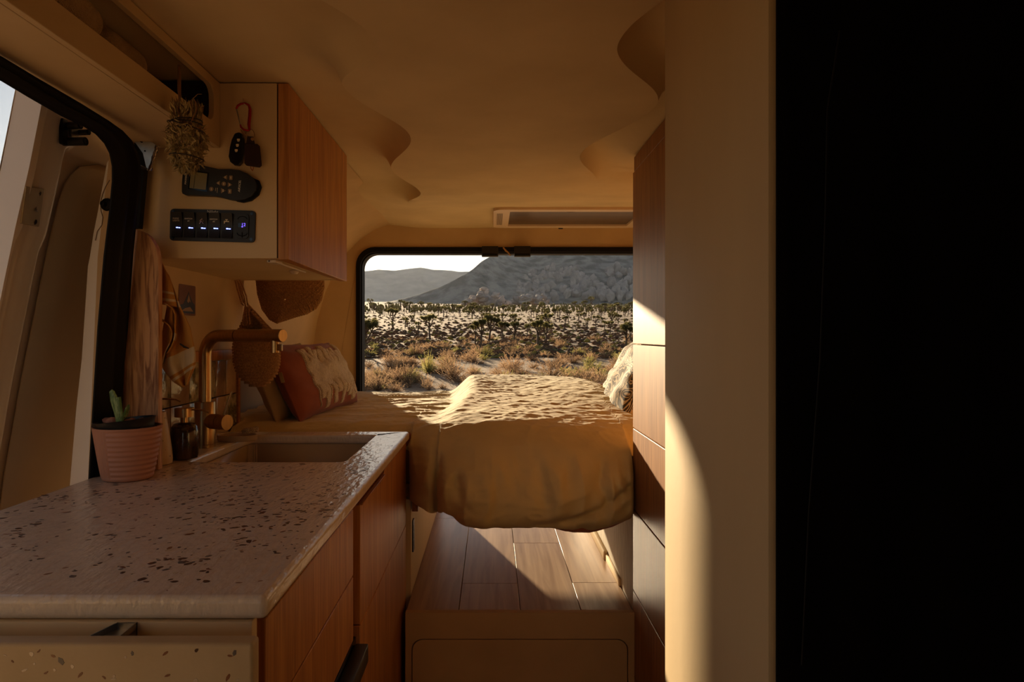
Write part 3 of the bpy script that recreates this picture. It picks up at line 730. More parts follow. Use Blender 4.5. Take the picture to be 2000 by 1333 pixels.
dispenser((-.7235, 1.605, WT), [(.022, 0), (.029, .003), (.0315, .012), (.0315, .062), (.029, .076), (.022, .084), (.010, .0865)], 'amber',
          'squat dark amber soap bottle with brass pump beside the tap', .0215, .0085, (.93, -.2, 0))

# soap dish with a loofah
dc = Vector((-.676 - .028, 1.885, WT))
sd = thing('soap_dish', 'oval clay soap dish behind the tap at the sink edge', 'dish', dc)
mb = MB(); mb.lathe(dc, [(.050, 0), (.054, .003), (.0555, .016), (.053, .017), (.049, .008), (.01, .007)], 40)
for i in range(len(mb.v)):
    v = mb.v[i]; mb.v[i] = (v[0], dc.y + (v[1] - dc.y) * .62, v[2])
ob('bowl', mb, 'dish', sd)
mb = MB(); mb.obox((-.664, 1.875, WT + .030), (.021, .004, .003), (-.004, .016, 0), (-.001, 0, .007), .35)
for i in range(len(mb.v)): mb.v[i] = tuple(Vector(mb.v[i]) + Vector((0, 0, .001)) * noise.noise(Vector(mb.v[i]) * 200))
ob('loofah_scrubber', mb, 'loofah', label='rough tan loofah scrubber lying on the clay dish', cat='scrubber')

# tap
tp = Vector((-.7475, 1.778, WT))
tap = thing('tap', 'tall brushed brass kitchen tap behind the sink', 'tap', tp)
mb = MB(); mb.lathe(tp, [(.0265, 0), (.0265, .008), (.0255, .0085), (.0255, .116), (.0245, .118)], 40); ob('body', mb, 'brass', tap)
sdv = Vector((.245, -.115, 0)).normalized()
zt = E + .000
path = [tp + Vector((0, 0, .118)), tp + Vector((0, 0, .225))]
rb_ = .050
base = Vector((tp.x, tp.y, zt - rb_))
for k in range(11):
    a = PI / 2 * k / 10; path.append(base + sdv * (rb_ * (1 - math.cos(a))) + Vector((0, 0, rb_ * math.sin(a))))
path.append(Vector((tp.x, tp.y, zt)) + sdv * .110)
mb = MB(); mb.tube(path, .0155, 24); ob('neck', mb, 'brass', tap)
a0 = Vector((tp.x, tp.y, zt)) + sdv * .1105; mb = MB(); mb.cyl(a0, a0 + sdv * .0022, .0150, 24); ob('ring', mb, 'black', tap)
a1 = a0 + sdv * .0025; a2 = Vector((tp.x, tp.y, zt)) + sdv * .262
mb = MB(); mb.tube([a1, a2 - sdv * .001, a2], [.0158, .0158, .0150], 24); ob('spout', mb, 'brass', tap)
a3 = a2 - sdv * .026 + Vector((0, 0, -.012)); mb = MB(); mb.cyl(a3, a3 + Vector((0, 0, -.030)), .0105, 20)
mb.obox(a3 + sdv * .017 + Vector((0, 0, -.017)), sdv * .007, Vector((0, .005, 0)), Vector((0, 0, .008)), .2); ob('spray_outlet', mb, 'brass', tap)
lv = Vector((.9, -.42, 0)).normalized(); l0 = tp + Vector((0, 0, .068))
mb = MB(); mb.cyl(l0 + lv * .01, l0 + lv * .050, .0195, 32); ob('lever_hub', mb, 'brass', tap)
mb = MB(); mb.cyl(l0 + lv * .0515, l0 + lv * .078, .0195, 32); mb.cyl(l0 + lv * .05, l0 + lv * .052, .0175, 32); lcp = ob('lever_cap', mb, 'brass', tap)
mb = MB(); q = l0 + lv * .064 + Vector((0, 0, .014)); mb.obox(q + Vector((.010, .0, .030)), (.0022, 0, 0), (0, .0035, 0), (.012, 0, .034), .15); ob('lever', mb, 'brass', lcp)

# ------------------------------------------------------------------ tea towel hanging behind the board
R = random.Random(2)
tw = thing('tea_towel', 'ochre tea towel with cream stripes hanging beside the oak board', 'towel', at(335, 640, 1.54))
def ribbon(L, Rr, nrow, ncol, d0, amp, fr, ph, v0, v1):
    """cloth between a left and a right edge given as pixel rows (x, y) of equal count"""
    mb = MB(); rows = []; uv = []
    for i in range(nrow):
        t = i / (nrow - 1); f = t * (len(L) - 1); k = min(int(f), len(L) - 2); w = f - k
        a = Vector(L[k]).lerp(Vector(L[k + 1]), w); b = Vector(Rr[k]).lerp(Vector(Rr[k + 1]), w); row = []
        for j in range(ncol):
            s_ = j / (ncol - 1); p = a.lerp(b, s_)
            dd = d0 + amp * math.sin(s_ * PI * fr + ph + t * 2.2) + .0025 * noise.noise(Vector((s_ * 4, t * 7, ph)))
            row.append(at(p.x, p.y, dd)); uv.append((s_, lerp(v0, v1, t)))
        rows.append(row)
    mb.grid(rows); mb.uv = uv; return mb
mbt = ribbon([(308, 508), (304, 545), (296, 585), (300, 592)], [(314, 508), (336, 555), (344, 590), (346, 600)], 26, 22, 1.515, .006, 1.4, .3, .0, .30)
ob('upper_fold', mbt, 'towel', tw, solid=.0025, sharp=80)
mbt = ribbon([(318, 520), (326, 600), (316, 660), (318, 720), (338, 745), (356, 757)], [(330, 540), (352, 600), (372, 640), (382, 690), (381, 715), (366, 752)], 50, 30, 1.528, .012, 3.0, 1.0, .25, 1.0)
ob('hanging_length', mbt, 'towel', tw, solid=.0025, sharp=80)
mb = MB(); rows = []; uv = []
loop = [(300, 590), (293, 604), (297, 618), (315, 626), (330, 634), (338, 650), (332, 672), (320, 690), (316, 712)]
for i, p in enumerate(loop):
    row = []
    for j in range(8):
        s_ = j / 7; row.append(at(p[0] + 2 * s_, p[1] - 2 * s_ * (1 if i < 4 else .3), 1.500 + .035 * s_ + .004 * math.sin(i))); uv.append((s_, .3 + .06 * i))
    rows.append(row)
mb.grid(rows); mb.uv = uv; ob('curled_edge', mb, 'towel', tw, solid=.003, sub=1, sharp=80)
mb = MB(); rows = []; uv = []
loop = [(302, 592), (320, 592), (336, 600), (343, 614), (341, 632), (343, 655), (336, 678), (324, 692)]
for i, p in enumerate(loop):
    row = []
    for j in range(6):
        s_ = j / 5; row.append(at(p[0] + 3 * s_, p[1] + 1 * s_, 1.497 + .03 * s_)); uv.append((s_, .13 + .05 * i))
    rows.append(row)
mb.grid(rows); mb.uv = uv; ob('curled_edge', mb, 'towel', tw, solid=.003, sub=1, sharp=80)
mb = MB(); mb.tube([at(352, 672, 1.508), at(360, 678, 1.505), at(369, 681, 1.508)], [.0018, .0026, .0012], 8); ob('hanging_loop', mb, 'twine', tw)

# small picture card on the wall
pcx = WL(E + .1) + .0008
pcd = thing('picture_card', 'small dark mountain picture card on the wall left of the wall cabinet', 'picture', (pcx, 1.85, E + .05))
mb = MB(); mb.plate(rrect(1.795, E + .055, 1.895, E + .137, .004), [], YZ, pcx, pcx + .0012); ob('card', mb, 'postbrown', pcd)
mb = MB(); mb.plate([(1.80, E + .06), (1.89, E + .06), (1.89, E + .085), (1.875, E + .092), (1.86, E + .108), (1.852, E + .120), (1.846, E + .112), (1.835, E + .10), (1.82, E + .085), (1.80, E + .082)], [], YZ, pcx + .0012, pcx + .0016); ob('mountain_print', mb, 'cardpic', pcd)
mb = MB(); mb.plate([(1.846, E + .100), (1.852, E + .112), (1.858, E + .100), (1.864, E + .090), (1.856, E + .094), (1.850, E + .088), (1.842, E + .093)], [], YZ, pcx + .0016, pcx + .0018)
mb.plate([(1.81, E + .066), (1.88, E + .066), (1.86, E + .078), (1.83, E + .074)], [], YZ, pcx + .0016, pcx + .0018); ob('snow_print', mb, 'gold', pcd)

# ------------------------------------------------------------------ switch panel
def local(org, deg):
    a = math.radians(deg); u = Vector((math.cos(a), 0, math.sin(a))); v = Vector((-math.sin(a), 0, math.cos(a)))
    return lambda x, z, w=0: Vector(org) + u * x + v * z - Vector((0, w, 0)), u, v
so_ = at(416.5, 441.5, Y0)
L, lu, lvv = local(so_, -1.4)
px = Y0 / FP
sp = thing('switch_panel', 'black rocker switch panel with blue lights on the wall cabinet side', 'switch panel', so_)
mb = MB(); mb.plate(rrect(-83 * px, -31 * px, 83 * px, 31 * px, 7 * px, 5), [], lambda u, v, w: L(u, v, w), .0002, .0045); fpl = ob('face_plate', mb, 'blackpl', sp, bevel=.0008)
labels = [('INSIDE', 'LIGHTS'), ('SWITCH', '#1'), None, ('SWITCH', '#2'), 'tap']
for i in range(5):
    cx_ = (-68.0 + 24.4 * i) * px
    mb = MB(); rows = []
    for q in range(9):
        t = q / 8; zc = lerp(-24, 24, t) * px; wq = .0055 + .0075 * (abs(t - .42) / .58) ** 1.6
        rows.append([L(cx_ + x * px, zc, wq if abs(x) < 10.2 else .0045) for x in (-10.3, -10, 10, 10.3)])
    mb.grid(rows); rk = ob('rocker', mb, 'blackpl', sp, sharp=30)
    mb = MB()
    if isinstance(labels[i], tuple):
        text(mb, labels[i][0], L(cx_ - .3 * px, 11 * px, .0128), lu, lvv, 4.0 * px); text(mb, labels[i][1], L(cx_ - .3 * px, 7.0 * px, .0112), lu, lvv, 4.0 * px)
    elif labels[i] == 'tap':
        W = .0112
        for (x0, z0, x1, z1) in ((-5, 6.6, 5, 8.8), (-5, 3.5, -3, 7.5), (-.8, 8.8, .8, 11), (-2.6, 10.8, 2.6, 12)):
            c = L(cx_ + (x0 + x1) / 2 * px, (z0 + z1) / 2 * px, W); mb.obox(c, lu * (x1 - x0) / 2 * px, (0, .0006, 0), lvv * (z1 - z0) / 2 * px)
    else:
        for pts, w_ in (([(.5, 12.5), (1.6, 11.6)], 1.9), ([(.6, 10.8), (-1.6, 9.2), (-.6, 6.8)], 2.1), ([(-.2, 7.2), (-2.2, 5.0), (-3.0, 2.8), (-4.0, 2.4)], 1.1), ([(0, 7), (1.6, 5.2), (2.8, 3.0), (4.0, 3.2)], 1.1), ([(1.2, 10.2), (3.2, 8.2), (3.0, 6.0)], .9), ([(-2, 10), (-3.4, 8.0), (-3.0, 6.0)], .9)):
            mb.tube([L(cx_ + x * px, z * px, .0112) for x, z in pts], w_ * px, 6, flat=.35)
    ob('marking', mb, 'printw' if isinstance(labels[i], tuple) else 'print', rk)
    mb = MB(); mb.obox(L(cx_ + 0 * px, -5.6 * px, .0064), lu * 2.0 * px, (0, .0004, 0), lvv * 1.0 * px, .3); mb.obox(L(cx_ + 4.6 * px, -5.9 * px, .0064), lu * 1.9 * px, (0, .0004, 0), lvv * .8 * px, .3)
    ob('indicator', mb, 'led', rk)
gx = 59 * px
mb = MB(); mb.plate(rrect(gx - 12 * px, -24 * px, gx + 12 * px, 24 * px, 6 * px), [], lambda u, v, w: L(u, v, w), .0045, .007); skc = ob('socket_cover', mb, 'blackpl', sp, bevel=.0006)
mb = MB(); mb.tube([L(gx + 9 * px * math.cos(a), 13 * px + 6 * px * math.sin(a), .0072) for a in [PI * q / 10 for q in range(11)]], .0009, 6)
mb.tube([L(gx + 10 * px * math.cos(a), -13 * px - 6 * px * math.sin(a), .0072) for a in [PI * q / 10 for q in range(11)]], .0011, 6); mb.obox(L(gx, -17 * px, .008), lu * .0008, (0, .001, 0), lvv * .006); ob('ridge', mb, 'black', skc)
mb = MB(); mb.plate(rrect(gx - 8 * px, -2.5 * px, gx + 7 * px, 6 * px, 1 * px), [], lambda u, v, w: L(u, v, w), .007, .0076); dsp_ = ob('display', mb, 'blackgl', skc)
mb = MB(); text(mb, '12', L(gx + 2.5 * px, 2.6 * px, .0078), lu, lvv, 8.5 * px); mb.obox(L(gx + .2 * px, -1.5 * px, .0079), lu * 1.5 * px, (0, .0002, 0), lvv * .7 * px); ob('digits', mb, 'ledd', sp)
mb = MB(); text(mb, 'Nilight', L(0, 26.6 * px, .0047), lu, lvv, 8.2 * px); ob('lettering', mb, 'printw', fpl)
for sx, sz in ((-76, 25), (76, 25), (-76, -25), (76, -25)):
    mb = MB(); mb.cyl(L(sx * px, sz * px, .0045), L(sx * px, sz * px, .0053), 3 * px, 14); ob('screw', mb, 'blackgl', fpl)

# ------------------------------------------------------------------ fan remote in its holder
rc = thing('fan_remote', 'black fan remote mounted sideways above the rocker switch panel', 'remote', at(432, 362, Y0))
dR = Y0 - .018
def zp6(x, y): return (320 + x / 7.84, 320 + y / 7.84)
outl = [(298, 440), (300, 300), (312, 160), (330, 20), (480, 15), (660, 50), (860, 95), (1050, 95), (1180, 112), (1300, 165), (1400, 245), (1440, 330), (1425, 425), (1355, 510), (1260, 555), (1150, 570), (1030, 556), (900, 522), (780, 500), (560, 492), (345, 486), (310, 470)]
P = [at(*zp6(*p), Y0 - .010) for p in outl]
mb = MB(); mb.plate([(p.x, p.z) for p in P], [], XZ, Y0 - .0005, dR); ob('case', mb, 'blackpl', rc, bevel=.005, bseg=4)
mb = MB(); P2 = [at(*zp6(*p), Y0 - .01) for p in [(1300, 190), (1445, 250), (1480, 350), (1440, 470), (1330, 560), (1200, 590), (1100, 570), (1200, 400)]]
mb.plate([(p.x, p.z) for p in P2], [], XZ, Y0, Y0 - .008); ob('holder', mb, 'black', rc)
def rplate(name, pts, m, w0, w1, bev=0, par=None, **k):
    mb = MB(); Q = [at(*zp6(*p), Y0 - .019) for p in pts]; mb.plate([(p.x, p.z) for p in Q], [], XZ, dR + .0005 - w0, dR - w1); return ob(name, mb, m, par or rc, bevel=bev, **k)
rplate('screen_surround', [(370, 385), (400, 85), (690, 135), (660, 430)], 'blackgl', 0, .0007)
rplate('screen', [(392, 372), (414, 118), (665, 152), (642, 400)], 'screen', .0007, .0012)
rplate('screen_line', [(455, 376), (480, 128), (486, 129), (461, 377)], 'black', .0012, .0014)
def btn(kind, cx_, cy_, s_, name='button'):
    if kind == 'o': pts = [(cx_ + s_ * math.cos(a), cy_ + s_ * math.sin(a)) for a in [2 * PI * q / 16 for q in range(16)]]
    elif kind == 'l': pts = [(cx_ - s_, cy_), (cx_ + s_ * .8, cy_ - s_), (cx_ + s_ * .8, cy_ + s_)]
    elif kind == 'r': pts = [(cx_ + s_, cy_), (cx_ - s_ * .8, cy_ + s_), (cx_ - s_ * .8, cy_ - s_)]
    else: pts = rrect(cx_ - s_ * .75, cy_ - s_, cx_ + s_ * .75, cy_ + s_, s_ * .3, 3)
    bo_ = rplate(name, pts, 'grille', 0, .0012)
    k = .5 * s_; rplate('symbol', [(cx_ - k * .3, cy_ - k), (cx_ + k * .3, cy_ - k), (cx_ + k * .3, cy_ + k), (cx_ - k * .3, cy_ + k)], 'print', .0012, .0015, par=bo_)
for a in (('l', 940, 208, 36), ('q', 1027, 214, 34), ('l', 832, 296, 36), ('o', 918, 308, 34), ('r', 1010, 322, 38), ('r', 908, 412, 40), ('q', 1010, 424, 36), ('o', 727, 388, 34)): btn(*a)
mb = MB()
vt = Vector((.09, 0, 1)).normalized(); vx = Vector((-1, 0, .09)).normalized()
p = at(*zp6(1160, 345), dR - .0004); text(mb, 'AIRXCEL', p, vt, vx, .0068, .0004, shear=.3)
p = at(*zp6(338, 235), dR - .0004); text(mb, 'MAXXAIR', p, vt, vx, .0058, .0004, shear=.25)
ob('lettering', mb, 'printw', rc)
mb = MB()
for xx in (793, 820): 
    a = at(*zp6(xx, 370), dR - .0004); b = at(*zp6(xx - 4, 445 if xx > 800 else 420), dR - .0004); mb.cyl(a, b, .0005, 6)
ob('caption', mb, 'print', rc)

# ------------------------------------------------------------------ carabiner, key, tag
hk = thing('wall_hook', 'small white hook holding the red carabiner on the wall cabinet side', 'hook', at(477, 205, Y0))
mb = MB(); mb.tube([at(475, 193, Y0 + .001), at(475, 196, Y0 - .008), at(477, 203, Y0 - .011), at(480, 207, Y0 - .008)], .0012, 8); ob('wire', mb, 'white', hk)
def z4(x, y): return (440 + x / 8.888, 190 + y / 8.888)
dK = Y0 - .010
cb = thing('carabiner', 'red carabiner hanging from the white hook with keys on it', 'carabiner', at(478, 230, dK))
big = [(420, 570), (410, 470), (425, 330), (430, 210), (410, 140), (350, 105), (270, 115), (215, 150), (190, 205)]
mb = MB(); mb.tube([at(*z4(*p), dK) for p in big], [.0026, .0036, .0036, .0034, .0028, .0022, .0024, .0026, .0022], 12)
mb.tube([at(*z4(*p), dK) for p in ((262, 478), (275, 520), (320, 560), (385, 580), (420, 570))], [.0020, .0024, .0022, .0022, .0026], 12); ob('body', mb, 'red', cb, sharp=60)
mb = MB(); mb.tube([at(*z4(*p), dK) for p in ((195, 205), (262, 480))], .0015, 10); ob('gate', mb, 'steel', cb)
mb = MB(); mb.tube([at(*z4(430 + 75 * math.cos(a), 650 + 95 * math.sin(a)), dK) for a in [2 * PI * q / 24 for q in range(25)]], .0009, 8)
ob('key_ring', mb, 'brass', label='thin brass key ring hanging in the red carabiner', cat='key ring')
kf = thing('key_fob', 'black oval car key fob hanging from the red carabiner', 'key', at(463, 300, dK))
fo = [(175, 640), (250, 618), (300, 640), (328, 720), (330, 850), (320, 1000), (300, 1130), (250, 1195), (170, 1190), (95, 1130), (68, 1040), (90, 880), (125, 740)]
Q = [at(*z4(*p), dK) for p in fo]
mb = MB(); mb.plate([(p.x, p.z) for p in Q], [], XZ, dK + .006, dK - .006); ob('shell', mb, 'blackgl', kf, bevel=.004, bseg=3)
for (x, y) in ((228, 738), (210, 830), (190, 920)):
    p = at(*z4(x, y), dK - .0065); mb = MB(); mb.obox(p, (.0032, 0, 0), (0, .0005, 0), (0, 0, .0022), .3); mb.obox(p + Vector((0, 0, -.0034)), (.0022, 0, 0), (0, .0005, 0), (.0004, 0, .0007), .3); ob('button_symbol', mb, 'print', kf)
mb = MB(); mb.tube([at(*z4(*p), dK - .002) for p in ((270, 560), (300, 610), (350, 655), (400, 680))], .0014, 8); ob('loop', mb, 'brass', kf)
kt = thing('key_tag', 'dark maroon leather tag hanging right of the black key fob', 'key tag', at(494, 300, dK))
Q = [at(*z4(*p), dK - .006) for p in ((340, 800), (560, 815), (600, 850), (635, 1190), (600, 1222), (370, 1190), (335, 1150))]
mb = MB(); mb.plate([(p.x, p.z) for p in Q], [], XZ, dK - .0045, dK - .0085); ob('leather', mb, 'maroon', kt, bevel=.0012)
mb = MB(); Q = [at(*z4(*p), dK) for p in ((400, 690), (500, 700), (525, 800), (520, 850), (380, 830))]; mb.plate([(p.x, p.z) for p in Q], [], XZ, dK - .0046, dK - .0066); ob('strap', mb, 'maroon', kt)
mb = MB(); mb.cyl(at(*z4(472, 728), dK - .0066), at(*z4(472, 728), dK - .0080), .0038, 16); ob('rivet', mb, 'gold', kt)
mb = MB(); mb.tube([at(*z4(*p), dK - .006) for p in ((440, 1200), (445, 1240), (470, 1270))], .001, 6); mb.tube([at(*z4(*p), dK - .006) for p in ((490, 1210), (485, 1250), (465, 1280))], .001, 6); ob('tassel', mb, 'rust', kt)

# ------------------------------------------------------------------ dried herb bundle and card on the shelf front
hc = Vector((-.578, 1.292, 0))
hb = thing('herb_bundle', 'bundle of dried sage tied with dark twine hanging from the shelf', 'herbs', (hc.x, hc.y, E + .315))
R = random.Random(9)
def hrad(z): return interp(z - E, [(.312, .010), (.325, .022), (.345, .031), (.37, .034), (.392, .031), (.405, .025), (.42, .027), (.435, .024), (.445, .014)])
mb = MB()
for i in range(1500):
    z = E + .314 + .120 * R.random() ** 1.0; a = R.uniform(0, 2 * PI); r0 = hrad(z) * math.sqrt(R.uniform(.3, 1))
    p = Vector((hc.x + r0 * math.cos(a), hc.y + r0 * math.sin(a), z))
    up = z - E > .40
    d = Vector((math.cos(a) * R.uniform(-.2, .55) - math.sin(a) * R.uniform(-.7, .7), math.sin(a) * R.uniform(-.2, .55) + math.cos(a) * R.uniform(-.7, .7), R.uniform(.5, 1.3) if up else R.uniform(-1.3, 1.0))).normalized()
    ln = R.uniform(.008, .018); w = d.cross(Vector((R.uniform(-1, 1), R.uniform(-1, 1), R.uniform(-1, 1)))).normalized() * R.uniform(.0008, .0024)
    k = Vector((R.uniform(-1, 1), R.uniform(-1, 1), R.uniform(-1, 1))) * .002
    mb.add([p - w * .3, p + w * .3, p + d * ln * .5 + w + k, p + d * ln * .5 - w + k, p + d * ln], [(0, 1, 2, 3), (3, 2, 4)])
ob('leaves', mb, 'herb', hb, kind='stuff', sharp=180)
mb = MB()
for i in range(60):
    a = R.uniform(0, 2 * PI); r0 = R.uniform(.004, .022)
    p = Vector((hc.x + r0 * math.cos(a), hc.y + r0 * math.sin(a), E + .40)); sp_ = R.uniform(.4, 1.5)
    mb.tube([p, p + Vector((math.cos(a) * .004 * sp_, math.sin(a) * .004 * sp_, .02)), p + Vector((math.cos(a) * .010 * sp_ - .003, math.sin(a) * .01 * sp_, .035 + R.uniform(0, .012)))], [.0008, .0007, .0004], 5)
mb.tube([at(363, 190 + 26, 1.292), at(352, 200, 1.29), at(350, 175, 1.29), at(350, 150, 1.295), at(349, 128, 1.30)], [.0012, .0022, .0035, .0032, .002], 8)
mb.tube([at(372, 240, 1.27), at(384, 215, 1.265), at(382, 200, 1.262), at(378, 192, 1.26), at(386, 184, 1.255), at(394, 184, 1.25)], [.0012, .001, .0009, .0008, .0007, .0005], 6)
ob('stems', mb, 'herbstem', hb, kind='stuff', sharp=80)
for z_, tl in ((E + .404, .10), (E + .400, -.05), (E + .394, -.28), (E + .337, -.12)):
    mb = MB(); r_ = hrad(z_) + .0025
    mb.tube([(hc.x + r_ * math.cos(a), hc.y + r_ * math.sin(a), z_ + tl * r_ * math.cos(a)) for a in [2 * PI * q / 28 for q in range(29)]], .0010, 6); ob('twine', mb, 'twine', hb)
cdv = thing('photo_card', 'small photo card with orange shapes behind the hanging sage bundle', 'card', (-.6165, 1.42, E + .378))
mb = MB(); mb.plate([(1.375, E + .388), (1.448, E + .380), (1.456, E + .462), (1.383, E + .470)], [], YZ, -.6168, -.6160); ob('paper', mb, 'cardwh', cdv)
mb = MB(); mb.plate([(1.381, E + .396), (1.444, E + .390), (1.450, E + .457), (1.388, E + .463)], [], YZ, -.6160, -.6158); ob('picture', mb, 'cardpic', cdv)
for yy in (1.405, 1.425, 1.440):
    mb = MB(); mb.plate([(yy - .006, E + .402), (yy + .005, E + .401), (yy + .007, E + .438), (yy, E + .446), (yy - .006, E + .438)], [], YZ, -.6158, -.6156); ob('orange_shape', mb, 'cardor', cdv)

# ------------------------------------------------------------------ crochet baskets
def stitches(mb, fn, rows, cols, ln, wd, vary=.15):
    """V shaped stitches over fn(row, col angle) -> (point, down, side, normal)"""
    R = random.Random(4)
    for i in range(rows):
        for j in range(cols(i)):
            p, dn, sd, nr = fn(i, (j + .5 * (i % 2)) / cols(i))
            if p is None: continue
            for sg in (-1, 1):
                ax = (dn * .8 + sd * sg * .55).normalized() * ln * R.uniform(1 - vary, 1 + vary)
                bx = nr.cross(ax).normalized() * wd; nx = nr * wd * .9; c = p + sd * sg * ln * .42
                mb.add([c - ax, c + bx, c + nx, c - bx, c - nx * .6, c + ax], [(0, 1, 2), (0, 2, 3), (0, 3, 4), (0, 4, 1), (5, 2, 1), (5, 3, 2), (5, 4, 3), (5, 1, 4)])
b1 = thing('crochet_pouch', 'crocheted jute pouch with a strap hanging behind the tap', 'basket', at(500, 757, 2.10))
D1 = 2.10; s1 = D1 / FP
cxp = lambda y: interp(y, [(596, 483), (640, 497), (690, 501), (757, 503)])
hw = lambda y: interp(y, [(596, 3), (620, 14), (640, 29), (655, 40), (680, 45.5), (710, 45), (730, 39), (745, 28), (753, 16), (757, 4)])
def pouch(rows):
    ysr = [lerp(600, 756, (i + .5) / rows) for i in range(rows)]
    def fn(i, t):
        y = ysr[i]; a = 2 * PI * t; h = hw(y) * s1; c = at(cxp(y), y, D1)
        front = math.sin(a) < 0
        # the mouth: front is open above a curved line
        if y < 648 + 18 * math.cos(a) and front and abs(math.cos(a)) < .62 and y > 600: return None, None, None, None
        if y < 640 and front and abs(math.cos(a)) < .80: return None, None, None, None
        nr = Vector((math.cos(a), math.sin(a) * 1.2, -.25)).normalized()
        p = c + Vector((math.cos(a) * h, math.sin(a) * h * .62, 0)); return p, Vector((0, 0, -1)), Vector((-math.sin(a), math.cos(a) * .62, 0)).normalized(), nr
    return fn
mb = MB(); stitches(mb, pouch(27), 27, lambda i: 50, .0054, .0022); ob('stitches', mb, 'jute', b1, kind='stuff', sharp=80)
mb = MB(); rows = []
for i in range(20):
    y = lerp(646, 757, i / 19); h = max(hw(y) * s1 - .003, .002); c = at(cxp(y), y, D1)
    rows.append([c + Vector((math.cos(a) * h, math.sin(a) * h * .62, 0)) for a in [2 * PI * q / 32 for q in range(33)]])
mb.grid(rows); ob('lining', mb, 'jute', b1)
mb = MB(); rows = []
for i in range(8):
    y = lerp(602, 648, i / 7); h = hw(y) * s1; c = at(cxp(y), y, D1)
    rows.append([c + Vector((lerp(-1, 1, q / 8) * h, .62 * h * math.sqrt(max(0, 1 - lerp(-1, 1, q / 8) ** 2)), 0)) for q in range(9)])
mb.grid(rows); ob('back_panel', mb, 'jute', b1)
def braid(path, w, mb):
    pts = [Vector(p) for p in path]; out = []
    for a, b in zip(pts, pts[1:]):
        n = max(1, int((b - a).length / .0045)); out += [a.lerp(b, q / n) for q in range(n)]
    for k, p in enumerate(out[:-1]):
        t = (out[k + 1] - p).normalized(); s_ = t.cross(Vector((0, 1, 0))).normalized()
        for sg in (-1, 1):
            c = p + s_ * sg * w * .5; ax = (t + s_ * sg * -.5).normalized() * .005; bx = Vector((0, 1, 0)).cross(ax).normalized() * .0028; nx = Vector((0, -.0026, 0))
            mb.add([c - ax, c + bx, c + nx, c - bx, c - nx, c + ax], [(0, 1, 2), (0, 2, 3), (0, 3, 4), (0, 4, 1), (5, 2, 1), (5, 3, 2), (5, 4, 3), (5, 1, 4)])
mb = MB()
braid([at(462, 549.5, D1), at(466, 566, D1), at(474, 592, D1), at(482, 600, D1)], .007, mb); braid([at(467, 549.5, D1 + .004), at(474, 566, D1), at(479, 580, D1 - .002), at(482, 600, D1)], .007, mb)
braid([at(482, 598, D1 - .01), at(478, 620, D1 - .016), at(478, 640, D1 - .024)], .009, mb); braid([at(483, 598, D1 - .01), at(500, 616, D1 - .016), at(518, 636, D1 - .020), at(532, 650, D1 - .022)], .009, mb)
braid([at(482, 596, D1 - .012), at(484, 618, D1 - .02), at(486, 640, D1 - .026)], .008, mb)
ob('strap', mb, 'jute', b1)
# round basket behind the cabinet end
b2 = thing('crochet_basket', 'round crocheted jute basket hanging behind the wall cabinet', 'basket', at(567, 632, 2.26))
D2 = 2.27
ol = [(500, 548), (503, 575), (512, 605), (527, 625), (541, 632), (556, 627), (578, 620), (600, 614), (618, 603), (629, 585), (634, 560), (632, 535), (620, 505), (590, 488), (555, 486), (520, 500), (503, 525)]
spc = (556, 586)
def rimr(a):
    best = None
    for (x0, y0), (x1, y1) in zip(ol, ol[1:] + ol[:1]):
        dx, dy = math.cos(a), -math.sin(a); ex, ey = x1 - x0, y1 - y0; den = dx * ey - dy * ex
        if abs(den) < 1e-9: continue
        t = ((x0 - spc[0]) * ey - (y0 - spc[1]) * ex) / den; u = ((x0 - spc[0]) * dy - (y0 - spc[1]) * dx) / den
        if t > 0 and -1e-6 <= u <= 1 + 1e-6 and (best is None or t < best): best = t
    return best or 40
RA = [rimr(2 * PI * q / 120) for q in range(120)]
def rimi(a): f = (a / (2 * PI) * 120) % 120; k = int(f); return lerp(RA[k], RA[(k + 1) % 120], f - k)
def bfn(i, t):
    a = 2 * PI * t; q = (i + .6) / 17
    def pos(a_, q_):
        r_ = rimi(a_ % (2 * PI)) * math.sin(min(1, q_) * PI / 2 * .97 + .02) if q_ <= 1 else rimi(a_)
        return at(spc[0] + r_ * math.cos(a_) * 1.0, spc[1] - r_ * math.sin(a_), D2 - .05 * math.cos(q_ * PI / 2))
    p = pos(a, q); dn = (pos(a, q + .02) - p).normalized(); sd = (pos(a + .03, q) - p).normalized(); nr = dn.cross(sd).normalized()
    if nr.y > 0: nr = -nr
    return p, dn, sd, nr
mb = MB(); stitches(mb, bfn, 17, lambda i: max(6, int(4 + 4.2 * i)), .0060, .0026); ob('stitches', mb, 'jute', b2, kind='stuff', sharp=80)
mb = MB(); rows = []
for i in range(12):
    q = i / 11; rows.append([bfn(q * 17 - .6, a / 40)[0] + Vector((0, .003, 0)) for a in range(41)])
mb.grid(rows); rows = []
for i in range(4): rows.append([at(spc[0] + rimi(2 * PI * a / 40) * .98 * math.cos(2 * PI * a / 40), spc[1] - rimi(2 * PI * a / 40) * .98 * math.sin(2 * PI * a / 40), D2 + .02 * i) for a in range(41)])
mb.grid(rows); ob('shell', mb, 'jute', b2, sharp=80)
mb = MB(); braid([at(567, 492, D2), at(567, 470, D2 - .02), at(567, 455, Y1 + .006)], .007, mb); ob('hanging_loop', mb, 'jute', b2)

